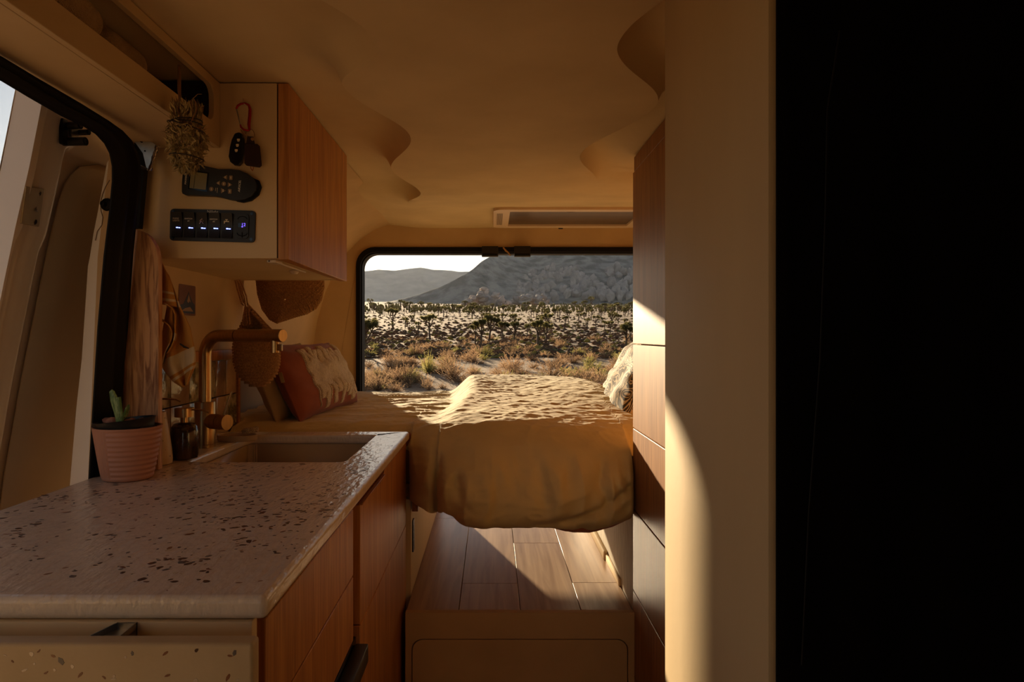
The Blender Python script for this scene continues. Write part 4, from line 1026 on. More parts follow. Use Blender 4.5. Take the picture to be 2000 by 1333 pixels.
# ================================================================== BED
MZ = E - .292
bf = thing('bed_base', 'thin bed base spanning the van below the rust mattress edge', 'bed', (.05, 2.8, E - .49))
mb = MB(); mb.box(-.835, 2.09, E - .495, 1.0, 3.47, E - .455); mb.box(-.140, 1.985, E - .495, .402, 2.09, E - .455); mb.box(-.835, 3.44, E - .512, 1.0, 3.47, E - .495); ob('deck', mb, 'oak_edge', bf)
mb = MB(); mb.box(-.243, 2.075, E - .535, -.225, 2.11, E - .485); ob('bracket', mb, 'oak_edge', bf)
mt = MB(); mt.box(-.832, 2.10, E - .4545, 1.0, 3.465, E - .305, .02, 3); mt.box(-.140, 1.985, E - .4545, .395, 2.12, E - .325, .02, 3)
ob('mattress', mt, 'mattress', label='rust covered mattress beneath the ochre duvet', cat='mattress')

def ridged(x, y, f, seed):
    return 1 - abs(noise.noise(Vector((x * f, y * f, seed)))) * 2
def crease(x, y, ang, f, st, seed, pw=3):
    """thin sharp creases running along the direction ang, warped so that they wander"""
    wx = x + .035 * noise.noise(Vector((x * 7, y * 7, seed))); wy = y + .035 * noise.noise(Vector((x * 7, y * 7, seed + 9)))
    c, s_ = math.cos(ang), math.sin(ang); u = (wx * c + wy * s_) * f * st; v = (-wx * s_ + wy * c) * f
    return (1 - abs(noise.noise(Vector((u, v, seed)))) * 1.6) ** pw if abs(noise.noise(Vector((u, v, seed)))) < .62 else 0
def wrinkle(x, y):
    left = 1 - ss(-.24, -.08, x); w = 0
    if left > 0:
        w += left * (.011 * crease(x, y, .55, 8, .22, 1.3, 2) * (.75 + .25 * ss(2.2, 2.9, y)) + .0045 * crease(x, y, .35, 19, .3, 2.6))
    if left < 1:
        w += (1 - left) * (.0018 * crease(x, y, .10, 14, .45, 4.1, 2) + .0022 * crease(x, y, -.35, 24, .35, 6.6) + .0020 * crease(x, y, .8, 20, .35, 7.7))
    w += .0013 * crease(x, y, .15, 40, .35, 8.8, 2) + .0010 * crease(x, y, -.6, 55, .4, 11.2, 2)
    return w
def hump(x, y):
    e = -.155 + .02 * math.sin(y * 5) - .05 * ss(2.6, 2.0, y) * 0
    h = ss(e - .045, e + .075, x)
    r_ = 1 - ss(.36 + .05 * math.sin(y * 3), .62, x) * .75
    return h * r_
def pdist(x, z, pl):
    b = 9
    for (x0, z0), (x1, z1) in zip(pl, pl[1:]):
        dx, dz = x1 - x0, z1 - z0; t = max(0, min(1, ((x - x0) * dx + (z - z0) * dz) / (dx * dx + dz * dz)))
        b = min(b, math.hypot(x - x0 - dx * t, z - z0 - dz * t))
    return b
NOTCH = [([(.37, -.30), (.315, -.35), (.300, -.41), (.315, -.45)], .016, -.026), ([(.12, -.522), (.22, -.505), (.30, -.475), (.385, -.425)], .012, -.022),
         ([(.345, -.33), (.352, -.40), (.37, -.45)], .014, .016), ([(.0, -.37), (.01, -.44), (.0, -.50)], .016, -.012), ([(.13, -.35), (.15, -.45)], .02, -.012),
         ([(-.10, -.40), (-.075, -.47), (-.11, -.52)], .015, -.014), ([(.22, -.36), (.20, -.42)], .016, -.012)]
def notch(x, z): return sum(a * math.exp(-(pdist(x, z, pl) / w) ** 2) for pl, w, a in NOTCH)
def front_y(x):
    if x < -.254: return 2.10
    if x < -.160: return lerp(2.068, 1.985, ss(-.252, -.175, x))
    if x < .400: return lerp(1.965, 1.945, ss(-.14, 0, x)) + .008 * math.sin(x * 22)
    return 1.985
def plump(x): return ss(-.165, -.125, x) * (1 - ss(.30, .41, x) * .5)
def hem_z(x):
    return E - interp(x, [(-.25, .50), (-.20, .505), (-.165, .520), (-.14, .500), (-.09, .525), (.05, .530), (.18, .532), (.27, .538), (.33, .527), (.40, .510)])
xs = [-.92 + (.66) * i / 95 for i in range(96)] + [-.2585, -.2505] + [-.249 + .652 * i / 170 for i in range(171)] + [.405 + .585 * i / 70 for i in range(71)]
rows = []
for x in xs:
    inside = -.2495 < x < .4035
    yf = front_y(x); row = []
    hz = hem_z(x) if inside else E - .35
    # hem under / behind far edge
    yb = 3.40
    row.append((x, yb + .035, MZ - .09)); row.append((x, yb + .034, MZ - .04))
    n = 210
    for i in range(n + 1):
        t = i / n; y = lerp(yb, yf, t)
        far = ss(0, .035, t)
        slope = lerp(.105, .005, ss(3.2, 2.02, y)) if x > -.3 else .0
        z = MZ + hump(x, y) * interp(y, [(1.9, .0), (2.0, .004), (2.2, .028), (2.6, .062), (3.0, .086), (3.25, .092), (3.4, .072)]) + .006
        z += .012 * math.sin(x * 9 + 1) * math.sin(y * 4) * hump(x, y)
        z += wrinkle(x, y)
        z -= .035 * (1 - far)
        z -= .048 * max(0, (t - .89) / .11) ** 2 + (.010 if not inside else 0) * ss(.9, 1, t)
        if x < -.26: z -= .006 * ss(2.25, 2.1, y)
        row.append((x, y, z))
    zt_ = row[-1][2]
    for i in range(1, 45):
        s_ = i / 44; z = lerp(zt_, hz, s_)
        if inside:
            bul = .085 * plump(x) * math.sin(min(1, s_ * 1.25) * PI / 2 * 1.25) * (1 if s_ < .8 else 1 - ((s_ - .8) / .2) ** 2 * .5) + .020 * math.sin(s_ * PI) * (1 - plump(x))
            fold = .022 * noise.noise(Vector((x * 9 + s_ * .8, s_ * 1.1, 3.3))) + .012 * noise.noise(Vector((x * 19 - s_ * 1.2, s_ * 1.6, 5))) + .020 * crease(x, z, 1.35, 10, .3, 9.1, 2) + .017 * crease(x, z, .95, 9, .3, 5.5, 2) * ss(.0, .25, x) + .014 * crease(x, z, 1.8, 13, .3, 15.5, 2) + notch(x, z - E) + .0048 * crease(x, z, .3, 38, .5, 12.3, 2) - .028 * math.exp(-((x + .150 + .012 * s_) / .010) ** 2)
            edge = ss(.4035, .385, x) * ss(-.2495, -.235, x)
            y = yf - bul * (.35 + .65 * edge) - fold * (.3 + .7 * edge) * min(1, s_ * 4)
        else:
            y = yf - .002
        row.append((x, y, z))
    # turned under
    if inside: row += [(x, row[-1][1] + .02, row[-1][2] - .006), (x, row[-1][1] + .055, row[-1][2] + .004)]
    else: row += [(x, yf, hz - .002), (x, yf + .005, hz - .003)]
    rows.append([((-.80 + (p[0] + .80) * lerp(.28, .93, ss(2.28, 2.36, p[1]))) if p[0] < -.80 else p[0], p[1], p[2]) for p in row])
mb = MB(); mb.grid(rows)
dv = ob('duvet', mb, 'duvet', label='crumpled ochre linen duvet hanging over the front of the bed', cat='duvet', sharp=180)
# rust sheet showing under the duvet hem and at the far edge
mb = MB(); rows = []
for i in range(60):
    x = lerp(.11, .385, i / 59); b = math.sin(PI * i / 59) ** .8; r_ = []
    for q in range(9):
        a = PI * q / 8; r_.append((x, 1.93 - .035 * math.cos(a) * b - .01, E - .512 - .040 * b * math.sin(a) + .003 * fbm((x * 20, q, 0))))
    rows.append(r_)
mb.grid(rows)
sht = thing('rust_sheet', 'rust coloured sheet peeping out below the duvet hem', 'sheet', (.25, 1.93, E - .55)); ob('fold', mb, 'rust', sht, solid=.003)
mb = MB(); rows = []
for i in range(24):
    x = lerp(.46, .64, i / 23); rows.append([(x, 3.43 - .03 * math.cos(PI * q / 6), E - .275 + .035 * math.sin(PI * q / 6)) for q in range(7)])
mb.grid(rows); ob('far_fold', mb, 'rust', sht, solid=.003)

# ------------------------------------------------------------------ cushions
def pillow_pt(c, ua, va, na, T, u, v, side, nz=.0, seed=0):
    e = (max(0, 1 - abs(u) ** 3.2)) ** .55 * (max(0, 1 - abs(v) ** 3.2)) ** .55
    pin = 1 - .07 * (1 - abs(u) ** 2) * 0
    uu = u * (1 - .055 * (1 - v * v) * abs(u) ** 3); vv = v * (1 - .075 * (1 - u * u) * abs(v) ** 3)
    t = T * e * (1 + nz * noise.noise(Vector((u * 3, v * 3, seed))))
    cr = nz * .03 * T * ridged(u, v * 2, 4, seed) * (abs(u) ** 2 + abs(v) ** 2)
    return c + ua * uu + va * vv + na * (side * (t + cr + .0015))
def pillow(name, m, c, ua, va, T, label, cat, nz=.25, seed=1, parts=None):
    c, ua, va = Vector(c), Vector(ua), Vector(va); na = ua.cross(va).normalized()
    t = thing(name, label, cat, c - Vector((0, 0, .12)))
    mb = MB(); N = 44
    for sd in (1, -1):
        mb.grid([[pillow_pt(c, ua, va, na, T, 2 * i / N - 1, 2 * j / N - 1, sd, nz, seed) for j in range(N + 1)] for i in range(N + 1)])
    # seam edge
    per = []
    for k in range(4 * N):
        s_, q = divmod(k, N); w = 2 * q / N - 1
        per.append([(w, -1), (1, w), (-w, 1), (-1, -w)][s_])
    for k in range(len(per)):
        a, b = per[k], per[(k + 1) % len(per)]
        mb.add([pillow_pt(c, ua, va, na, T, *a, 1, nz, seed), pillow_pt(c, ua, va, na, T, *b, 1, nz, seed), pillow_pt(c, ua, va, na, T, *b, -1, nz, seed), pillow_pt(c, ua, va, na, T, *a, -1, nz, seed)], [(0, 1, 2, 3)])
    ob('cover', mb, m, t, sharp=90); return t, c, ua, va, na
t1, c1, ua, va, na = pillow('lumbar_cushion', 'velvet', (-.662, 2.565, E - .158), (.030, .325, 0), (-.062, 0, .128), .062, 'rust velvet cushion with a tufted cream patch leaning on the left wall', 'cushion', .3, 3)
# tufted cream patch with ragged fingers
def limit(u, sgn):
    k = math.floor(u * 7.5 + (0 if sgn > 0 else .45)); r_ = random.Random(k * 13 + (5 if sgn > 0 else 91)); f = (u * 7.5 + (0 if sgn > 0 else .45)) - k
    base = r_.uniform(.60, .90) if sgn > 0 else r_.uniform(.58, .94)
    gap = .12 if f < .13 or f > .93 else base
    if sgn > 0 and -.42 < u < -.34: gap = -.05
    if sgn < 0 and -.28 < u < -.2: gap = .25
    return max(gap, base - .38) if gap != base else base
mb = MB(); NU, NV = 150, 84; idx = {}; F_ = []
SGN = 1 if na.x > 0 else -1
def tin(u, v): return -.62 < u < .97 and (-limit(u, -1) < v < limit(u, 1))
for i in range(NU):
    for j in range(NV):
        u = 2 * (i + .5) / NU - 1; v = 2 * (j + .5) / NV - 1
        if tin(u, v): F_.append((i, j))
FS = set(F_); vs = []
def vid(i, j, top):
    key = (i, j, top)
    if key not in idx:
        u = 2 * i / NU - 1; v = 2 * j / NV - 1; p = pillow_pt(c1, ua, va, na, .062, max(-1, min(1, u)), v, SGN, .3, 3)
        full = all(q in FS for q in ((i, j), (i - 1, j), (i, j - 1), (i - 1, j - 1)))
        h = (.0075 + .0022 * noise.noise(Vector((u * 60, v * 30, 1)))) if full else .0045
        idx[key] = len(vs); vs.append(p + na * SGN * (h if top else -.001))
    return idx[key]
fs = []
for (i, j) in F_:
    fs.append((vid(i, j, 1), vid(i + 1, j, 1), vid(i + 1, j + 1, 1), vid(i, j + 1, 1)))
    for di, dj, a, b in ((-1, 0, (0, 0), (0, 1)), (1, 0, (1, 0), (1, 1)), (0, -1, (0, 0), (1, 0)), (0, 1, (0, 1), (1, 1))):
        if (i + di, j + dj) not in FS: fs.append((vid(i + a[0], j + a[1], 1), vid(i + b[0], j + b[1], 1), vid(i + b[0], j + b[1], 0), vid(i + a[0], j + a[1], 0)))
mb.add(vs, fs); ob('tufted_patch', mb, 'tuft', t1, sharp=80, label='raised cream tufting with finger-like edges')
mb = MB(); pq = at(549, 735, 2.24); mb.obox(at(550, 738, 2.235), (.006, 0, .001), (0, .001, 0), (.005, 0, -.017)); ob('fabric_tag', mb, 'khaki', t1, label='small folded cream tag')
t2, *_ = pillow('square_cushion', 'khaki', (-.742, 2.50, E - .160), (.02, .26, 0), (-.055, 0, .130), .050, 'plain khaki cushion tucked behind the rust velvet cushion', 'cushion', .2, 6)
t3, *_ = pillow('patterned_pillow', 'marble', (.545, 2.62, E - .165), (.03, .36, 0), (.085, 0, .15), .075, 'pillow with swirling black and cream marbled print by the tall cabinet', 'pillow', .35, 8)

# ================================================================== ROOF HATCH
hz = lambda y: ceil_base(y)
rh = thing('roof_hatch', 'pale framed roof hatch with a dark blind in the ceiling', 'roof hatch', (.35, 3.1, hz(3.1) - .02))
mb = MB(); zc_ = E + .552
mb.plate(rrect(.006, 2.895, .702, 3.385, .045, 6), [rrect(.078, 2.945, .655, 3.335, .006, 2)], XY, zc_ - .018, zc_ + .01); rfr = ob('frame', mb, 'skyframe', rh, bevel=.005, bseg=3)
mb = MB(); mb.box(.07, 2.94, zc_ - .008, .66, 3.34, zc_ - .004); ob('blind', mb, 'blind', rh)
mb = MB()
for k in range(9): mb.box(.022 + .003 * k, 2.985, zc_ - .0195, .0235 + .003 * k, 3.285, zc_ - .018)
ob('vent_grille', mb, 'grille', rfr)
mb = MB(); mb.lathe((.345, 2.962, zc_ - .011), [(.030, 0), (.030, .004)], 20); ob('pull', mb, 'black', rh, label='black blind pull')
mb = MB(); mb.box(.33, 3.386, zc_ - .022, .352, 3.396, zc_ - .008, .002); ob('catch', mb, 'black', rfr)

# latch brackets hanging from the rear header and a bit of cord
for i, (x0, nm) in enumerate(((941, 'left'), (1004, 'right'))):
    a = at(x0, 484, 3.47); b = at(x0 + 32, 502, 3.47)
    t = thing('latch_bracket', 'black latch bracket at the top of the rear opening, %s of the pair' % nm, 'bracket', (a.x, 3.47, b.z), 'latch brackets over the rear opening')
    mb = MB(); mb.box(a.x, 3.455, b.z, b.x, 3.483, a.z + .006, .002); ob('housing', mb, 'blackpl', t)
    mb = MB(); mb.box(a.x + .004, 3.449, b.z + .004, b.x - .004, 3.455, b.z + .014, .002); ob('lip', mb, 'black', t)
mb = MB(); mb.tube([at(983, 484, 3.47), at(988, 490, 3.46), at(993, 494, 3.455), at(997, 500, 3.455)], [.004, .005, .004, .003], 8)
ob('cord_stub', mb, 'jute', label='short frayed cord between the two latch brackets', cat='cord')

# ================================================================== SLIDING DOOR SEEN OUTSIDE
def XD(z): return interp(z - E, [(-.9, -1.075), (-.5, -1.05), (-.3, -1.025), (-.1, -.990), (.1, -.950), (.21, -.927), (.318, -.902), (.445, -.877), (.52, -.862)])
sd_ = thing('sliding_door', 'white sliding van door slid open beyond the side opening', 'door', (-.95, 1.8, .25))
DY0 = 1.30
def relief(y, z):
    s = y - DY0 - .012 * (1 - ss(E + .17, E + .21, z)) * -1
    r_ = .020 * (1 - ss(.018, .030, s))                          # rolled outer flange
    r_ -= .010 * (ss(.024, .034, s) - ss(.042, .056, s)) 
    pe = .150 if z < E + .30 else .150
    r_ += .006 * math.exp(-((s - .075) / .03) ** 2)
    r_ -= .020 * ss(.115, .150, s)
    # top arch of the frame
    r_ += .030 * ss(E + .385, E + .41, z) * ss(.10, .15, s) * (1 - ss(E + .455, E + .48, z))
    return r_
mb = MB(); rows = []
for i in range(90):
    z = lerp(.25, E + .52, i / 89); r_ = []
    for j in range(110):
        y = DY0 + 1.05 * (j / 109) ** 1.8; r_.append((XD(z) + relief(y, z), y, z))
    r_.insert(0, (XD(z) - .035, DY0 + .002, z)); rows.append(r_)
mb.grid(rows); ob('inner_skin', mb, 'vanpaint', sd_, sharp=50)
mb = MB(); mb.grid([[(XD(z) - .036, y, z) for y in (DY0, 1.8, 2.36)] for z in [lerp(.25, E + .52, i / 20) for i in range(21)]]); ob('outer_skin', mb, 'vanpaint', sd_)
mb = MB(); pl = []
pan = rrect(1.452, .30, 2.25, E + .392, .09, 8)
mb2 = MB(); rows = []
for i in range(60):
    z = lerp(.30, E + .392, i / 59); 
    top = max(0, (z - (E + .392 - .11)) / .11); y0 = 1.452 + .11 * (1 - math.sqrt(max(0, 1 - top * top)))
    rows.append([(XD(z) - .012 + .010 * min(1, k / 2), lerp(y0, 2.25, k / 10), z) for k in range(11)])
mb2.grid(rows); ob('trim_panel', mb2, 'vanpanel', sd_, solid=.004, label='beige vinyl trim panel with rounded top')
def ond(px_, py_, off=0):
    # point on the door skin under a line of sight
    d = 1.3
    for _ in range(30):
        p = at(px_, py_, d); x = XD(p.z) + relief(p.y, p.z) + off; d += (x - p.x) / ((px_ - CX) / FP) * .6
    return at(px_, py_, d)
st = []
A_ = [ond(*p, .003) for p in ((52, 364), (87, 369), (77, 443), (42, 437))]
mb = MB(); mb.add([*A_, *[p + Vector((-.006, 0, 0)) for p in A_]], [(0, 1, 2, 3), (4, 5, 6, 7), (0, 1, 5, 4), (1, 2, 6, 5), (2, 3, 7, 6), (3, 0, 4, 7)]); sk_ = ob('striker_plate', mb, 'gold', sd_, bevel=.0015, label='brassy steel striker plate')
sk_.data.materials[0] = noisy('zinc_plate', (.30, .24, .15), (.38, .31, .20), (20, 20, 20), .45, .1, 100, .0005, metal=.6)
for p_ in ((71, 376), (63, 432)):
    q = ond(*p_, .003); mb = MB(); mb.cyl(q, q + Vector((.004, -.001, 0)), .0075, 16); mb.cyl(q + Vector((.004, -.001, 0)), q + Vector((.0055, -.0015, 0)), .0045, 6); ob('bolt', mb, 'steel_dark', sk_)
q = ond(65, 402, .004); mb = MB(); mb.obox(q, (.006, 0, 0), (0, .005, 0), (-.002, 0, .012), .3); ob('striker', mb, 'steel', sk_)
q = ond(124, 258, .006); mb = MB(); mb.obox(q, (.004, 0, 0), (0, .009, 0), (0, 0, .026), .2); hpl = ob('hinge_plate', mb, 'black', sd_)
for (x, y, ln, r_) in ((132, 246, .030, .0075), (128, 277, .045, .0085), (158, 259, .020, .006)):
    q = ond(x, y, .006); mb = MB(); mb.cyl(q + Vector((-.004, .0, 0)), q + Vector((ln, -.006, -.001)), r_, 16); mb.cyl(q + Vector((ln, -.006, -.001)), q + Vector((ln + .002, -.006, -.001)), r_ * .5, 12); ob('roller', mb, 'blackpl', hpl)
q = ond(144, 254, .004); mb = MB(); mb.obox(q, (.003, 0, 0), (0, .012, .004), (0, 0, .014)); ob('hinge_arm', mb, 'steel', sd_)
# body pillar outside the seal
P = [at(x, y, 1.478) for x, y in ((209, 318), (199, 372), (190, 420), (183, 455), (176, 500), (172, 520), (160, 700), (149, 800), (136, 955), (136, 1010), (190, 1010), (205, 780), (222, 560), (238, 400), (240, 330), (225, 300))]
mb = MB(); mb.plate([(p.x, p.z) for p in P], [], XZ, 1.476, 1.490); structure('door_1_pillar', mb, 'vanpaint', bevel=.002)
q = at(209, 400, 1.474); bmp = thing('rubber_bumper', 'small black rubber buffer on the white door pillar', 'buffer', q)
mb = MB(); mb.lathe(q, [(.014, 0), (.013, .004), (.006, .006), (.0055, .014), (.003, .016)], 20, axis=(-.25, -1, 0)); ob('disc', mb, 'black', bmp)
mb = MB(); pts = [at(x, y, 1.474) for x, y in ((214, 352), (206, 365), (200, 380), (196, 395), (197, 412), (201, 425), (199, 440), (190, 452), (186, 470))]; mb.tube(pts, .0008, 5)
ob('sealant_line', mb, 'grille', label='thin wavy sealant bead on the white door pillar', cat='sealant')

# ================================================================== OUTSIDE: DESERT
HT, KT = 4.6, .0525
def gz(x, y):
    base = E - HT + KT * y
    z = lerp(E - 1.78, base, ss(6, 26, y))
    if y < 6: z = E - 1.78
    r_ = math.hypot(x, y)
    return z + (.12 * noise.noise(Vector((x * .05, y * .05, 0))) + .03 * noise.noise(Vector((x * .25, y * .25, 3)))) * ss(8, 30, abs(r_))
mb = MB(); rows = []
yv = [-60, -20, -5, 0, 3, 6, 9, 12, 15, 18, 21, 24] + [26 * (1.045 ** k) for k in range(94)]
for y in yv:
    w = max(90, abs(y) * .9 + 60); rows.append([(w * s_, y, gz(w * s_, y)) for s_ in [(-1 + 2 * k / 120) for k in range(121)]])
mb.grid(rows)
terr = ob('desert_ground', mb, 'sand', label='sandy desert floor stretching from the van to the mountains', cat='ground', kind='structure', sharp=90, loc=(0, 30, gz(0, 30)))
def ydist(py): return HT / (KT + (py - CY) / FP)
def gp(px_, py_):
    d = ydist(py_); x = (px_ - CX) * d / FP
    return Vector((x, d, gz(x, d) - .03))

# dirt track
mb = MB(); rows = []
for k in range(80):
    x = lerp(-28, 34, k / 79); y = 64 - .10 * x + 1.5 * math.sin(x * .06); rows.append([(x, y - 1.2, gz(x, y - 1.2) + .0), (x, y, gz(x, y) + .05), (x, y + 1.2, gz(x, y + 1.2) + .0)])
mb.grid(rows); M['track'] = noisy('pale_track', (.44, .31, .19), (.54, .40, .26), (.5, .5, .5), .95, .3, 4, .03)
ob('dirt_track', mb, 'track', label='pale dirt track crossing the desert between the bushes', cat='track')

# far ridge and mountain as relief
def ridge(name, m, prof_px, y_base, YT, amp, label, seed, nu=170, nt=46, toe=False):
    mb = MB(); rows = []
    u0, u1 = prof_px[0][0], prof_px[-1][0]
    for k in range(nt):
        t = k / (nt - 1); r_ = []
        for i in range(nu):
            u = lerp(u0, u1, i / (nu - 1)); y_top = lerp(y_base + 70, YT, ss(900, 1060, u)) if toe else YT; y = lerp(y_base, y_top, t); x = (u - CX) / FP * y_top * lerp(y_base / y_top, 1, t)
            ztop = (CY - interp(u, prof_px)) * y_top / FP; zb = -HT + KT * y_base - 4
            f = t ** 1.35
            n_ = fbm((x * .006, y * .006, seed), 6) + .8 * (1 - abs(fbm((x * .004 + y * .002, y * .0015, seed + 5), 4)) * 2)
            env = math.sin(min(1, t * 1.02) * PI) ** .7 if t < 1 else 0
            edge = min(1, (ztop - zb) / 60)
            r_.append((x, y, E + zb + (ztop - zb) * f + amp * n_ * env * max(edge, .05) + (1.6 * amp / 10 * noise.noise(Vector((x * .03, 0, seed))))))
        rows.append(r_)
    rows.append([(p[0] * 1.08, p[1] * 1.12, E - 60) for p in rows[-1]])
    mb.grid(rows); return ob(name, mb, m, label=label, cat='mountain', sharp=180)
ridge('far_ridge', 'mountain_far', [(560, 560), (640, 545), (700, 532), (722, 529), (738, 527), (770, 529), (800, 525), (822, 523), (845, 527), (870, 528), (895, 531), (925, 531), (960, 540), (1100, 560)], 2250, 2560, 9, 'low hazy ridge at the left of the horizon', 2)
ridge('mountain', 'mountain', [(745, 592), (790, 584), (830, 572), (860, 561), (890, 546), (912, 534), (925, 525), (940, 512), (952, 505), (965, 497), (985, 484), (1010, 468), (1060, 452), (1130, 440), (1250, 430), (1420, 440)], 800, 1110, 8, 'large grey rocky mountain filling the right of the rear view', 7, 240, 60, toe=True)

def boulders(name, label, spots, dist, seed, mn='rock'):
    R = random.Random(seed); c = at(*spots[0][:2], dist); t = thing(name, label, 'rocks', (c.x, dist, c.z - 8))
    for (x, y, w, h, q) in spots:
        d = dist + q; p = at(x, y, d); s_ = d / FP; mb = MB()
        mb.blob(p, (w * s_ / 2, w * s_ * .45, h * s_ / 2), 3, .6, 1.6, R.uniform(0, 40)); ob('boulder', mb, mn, t, sharp=60)
R = random.Random(21)
sp1 = []
for k in range(34):
    x = R.gauss(948, 20); top = 560 + abs(x - 948) * .62; y = R.uniform(top + 4, 594); sp1.append((x, y, R.uniform(11, 22), R.uniform(9, 17), R.uniform(-15, 15)))
boulders('rock_outcrop', 'rounded boulder pile left of centre at the foot of the mountain', sp1, 500, 1)
sp1 = []
for k in range(26):
    x = R.uniform(1006, 1070); top = 580 - 6 * math.sin((x - 1006) / 64 * PI * 1.5) ** 2; sp1.append((x, R.uniform(top, 594), R.uniform(10, 20), R.uniform(8, 14), R.uniform(-10, 10)))
boulders('rock_outcrop', 'low grey rock mound right of the boulder pile', sp1, 480, 2)
def mtn_d(px_, py_):
    # depth on the mountain flank for a sight line, from its profile formula
    tp_ = interp(px_, [(960, 497), (1010, 468), (1060, 452), (1130, 440), (1250, 430)])
    t = max(0, min(1, (590 - py_) / (590 - tp_))) ** .74
    return lerp(798, 1100, t)
sp1 = []
for k in range(120):
    u = R.random(); x = lerp(1012, 1192, u); lo_ = 580; hi_ = interp(x, [(1010, 552), (1040, 530), (1075, 517), (1110, 525), (1140, 533), (1160, 545), (1192, 572)])
    y = lerp(lo_, hi_, R.random()); sp1.append((x, y, R.uniform(9, 18), R.uniform(10, 26), 0))
def boulders_m(name, label, spots, seed):
    R = random.Random(seed); x0, y0 = spots[0][:2]; d0 = mtn_d(x0, y0); c = at(x0, y0, d0); t = thing(name, label, 'rocks', c)
    for (x, y, w, h, q) in spots:
        d = mtn_d(x, y) - 11; p = at(x, y, d); s_ = d / FP; k0 = MB()
        k0.blob((0, 0, 0), (w * s_ / 2, w * s_ * .4, h * s_ / 2), 3, .6, 1.5, R.uniform(0, 40))
        an = R.uniform(-.5, .3); k0.v = [tuple(p + Vector((v[0] * math.cos(an) - v[2] * math.sin(an), v[1], v[0] * math.sin(an) + v[2] * math.cos(an)))) for v in k0.v]
        ob('boulder', k0, 'rock', t, sharp=50)
boulders_m('granite_outcrop', 'pale broken granite outcrop on the lower flank of the mountain', sp1, 3)
sp1 = [(R.uniform(1183, 1250), R.uniform(518, 580), R.uniform(10, 18), R.uniform(14, 32), 0) for _ in range(40)]
boulders_m('granite_outcrop', 'pale granite ribs on the mountain beside the tall cabinet edge', sp1, 4)

# ------------------------------------------------------------------ plants
def me_from(mb, name, m):
    me = bpy.data.meshes.new(name); me.from_pydata([tuple(v) for v in mb.v], [], mb.f); me.materials.append(M[m]); me.shade_smooth(); return me
def tuft(mb, c, r, R, n=46):
    for _ in range(n):
        d = Vector((R.gauss(0, 1), R.gauss(0, 1), R.gauss(.25, 1))).normalized(); w = d.orthogonal().normalized() * r * .085
        mb.add([c - w * 1.2, c + w * 1.2, c + d * r * R.uniform(.8, 1.15)], [(0, 1, 2)])
        w2 = d.cross(w); mb.add([c - w2 * 1.2, c + w2 * 1.2, c + d * r * R.uniform(.8, 1.1)], [(0, 1, 2)])
def joshua(seed, nb, spread, th=.42):
    """unit tree: height 1"""
    R = random.Random(seed); tr, cr = MB(), MB()
    def br(p, d, r, ln, lev):
        q = p + d * ln * .5 + Vector((R.uniform(-.02, .02), R.uniform(-.02, .02), .01)); e = q + (d + Vector((0, 0, .35))).normalized() * ln * .5
        tr.tube([p, q, e], [r, r * .85, r * .7], 7)
        if lev == 0 or e.z > .88:
            tuft(cr, e + Vector((0, 0, .01)), R.uniform(.085, .115), R); tuft(cr, q.lerp(e, .4), R.uniform(.05, .07), R, 22); return
        for k in range(R.choice((2, 2, 3))):
            a = R.uniform(0, 2 * PI); dd = (d + Vector((math.cos(a), math.sin(a), .25)) * R.uniform(.6, 1.0) * spread).normalized(); br(e, dd, r * .72, ln * R.uniform(.6, .85), lev - 1)
    lean = Vector((R.uniform(-.06, .06), 0, 0)); tr.tube([(0, 0, -.05), (0, 0, .02), lean * .5 + Vector((0, 0, th * .5)), lean + Vector((0, 0, th))], [.045, .036, .030, .028], 8)
    for k in range(nb):
        a = 2 * PI * k / nb + R.uniform(-.4, .4); d = Vector((math.cos(a) * spread, math.sin(a) * spread, R.uniform(.7, 1.2))).normalized()
        br(lean + Vector((0, 0, th - .02 * k)), d, .022, R.uniform(.16, .22), 2 if nb > 1 else 0)
    if nb > 1: br(lean + Vector((0, 0, th)), Vector((0, 0, 1)), .024, .22, 1)
    return me_from(tr, 'trunk', 'bark'), me_from(cr, 'crown', 'spike')
JT = [joshua(1, 4, .62, .36), joshua(2, 3, .50, .42), joshua(3, 3, .75, .38), joshua(5, 2, .65, .45), joshua(8, 1, .25, .60), joshua(12, 4, .8, .28)]
def put_tree(px_, py_, top, kind, label, group=None):
    p = gp(px_, py_); h = (py_ - top) * p.y / FP
    t = thing('joshua_tree', label, 'tree', p, group)
    for nm, me in zip(('trunk', 'crown'), JT[kind]):
        o = bpy.data.objects.new(nm, me); COL.objects.link(o); o.parent = t
    t.scale = (h, h, h); t.rotation_euler = (0, 0, (px_ * 1.7) % 6.28); return t
G = 'joshua trees on the desert flat'
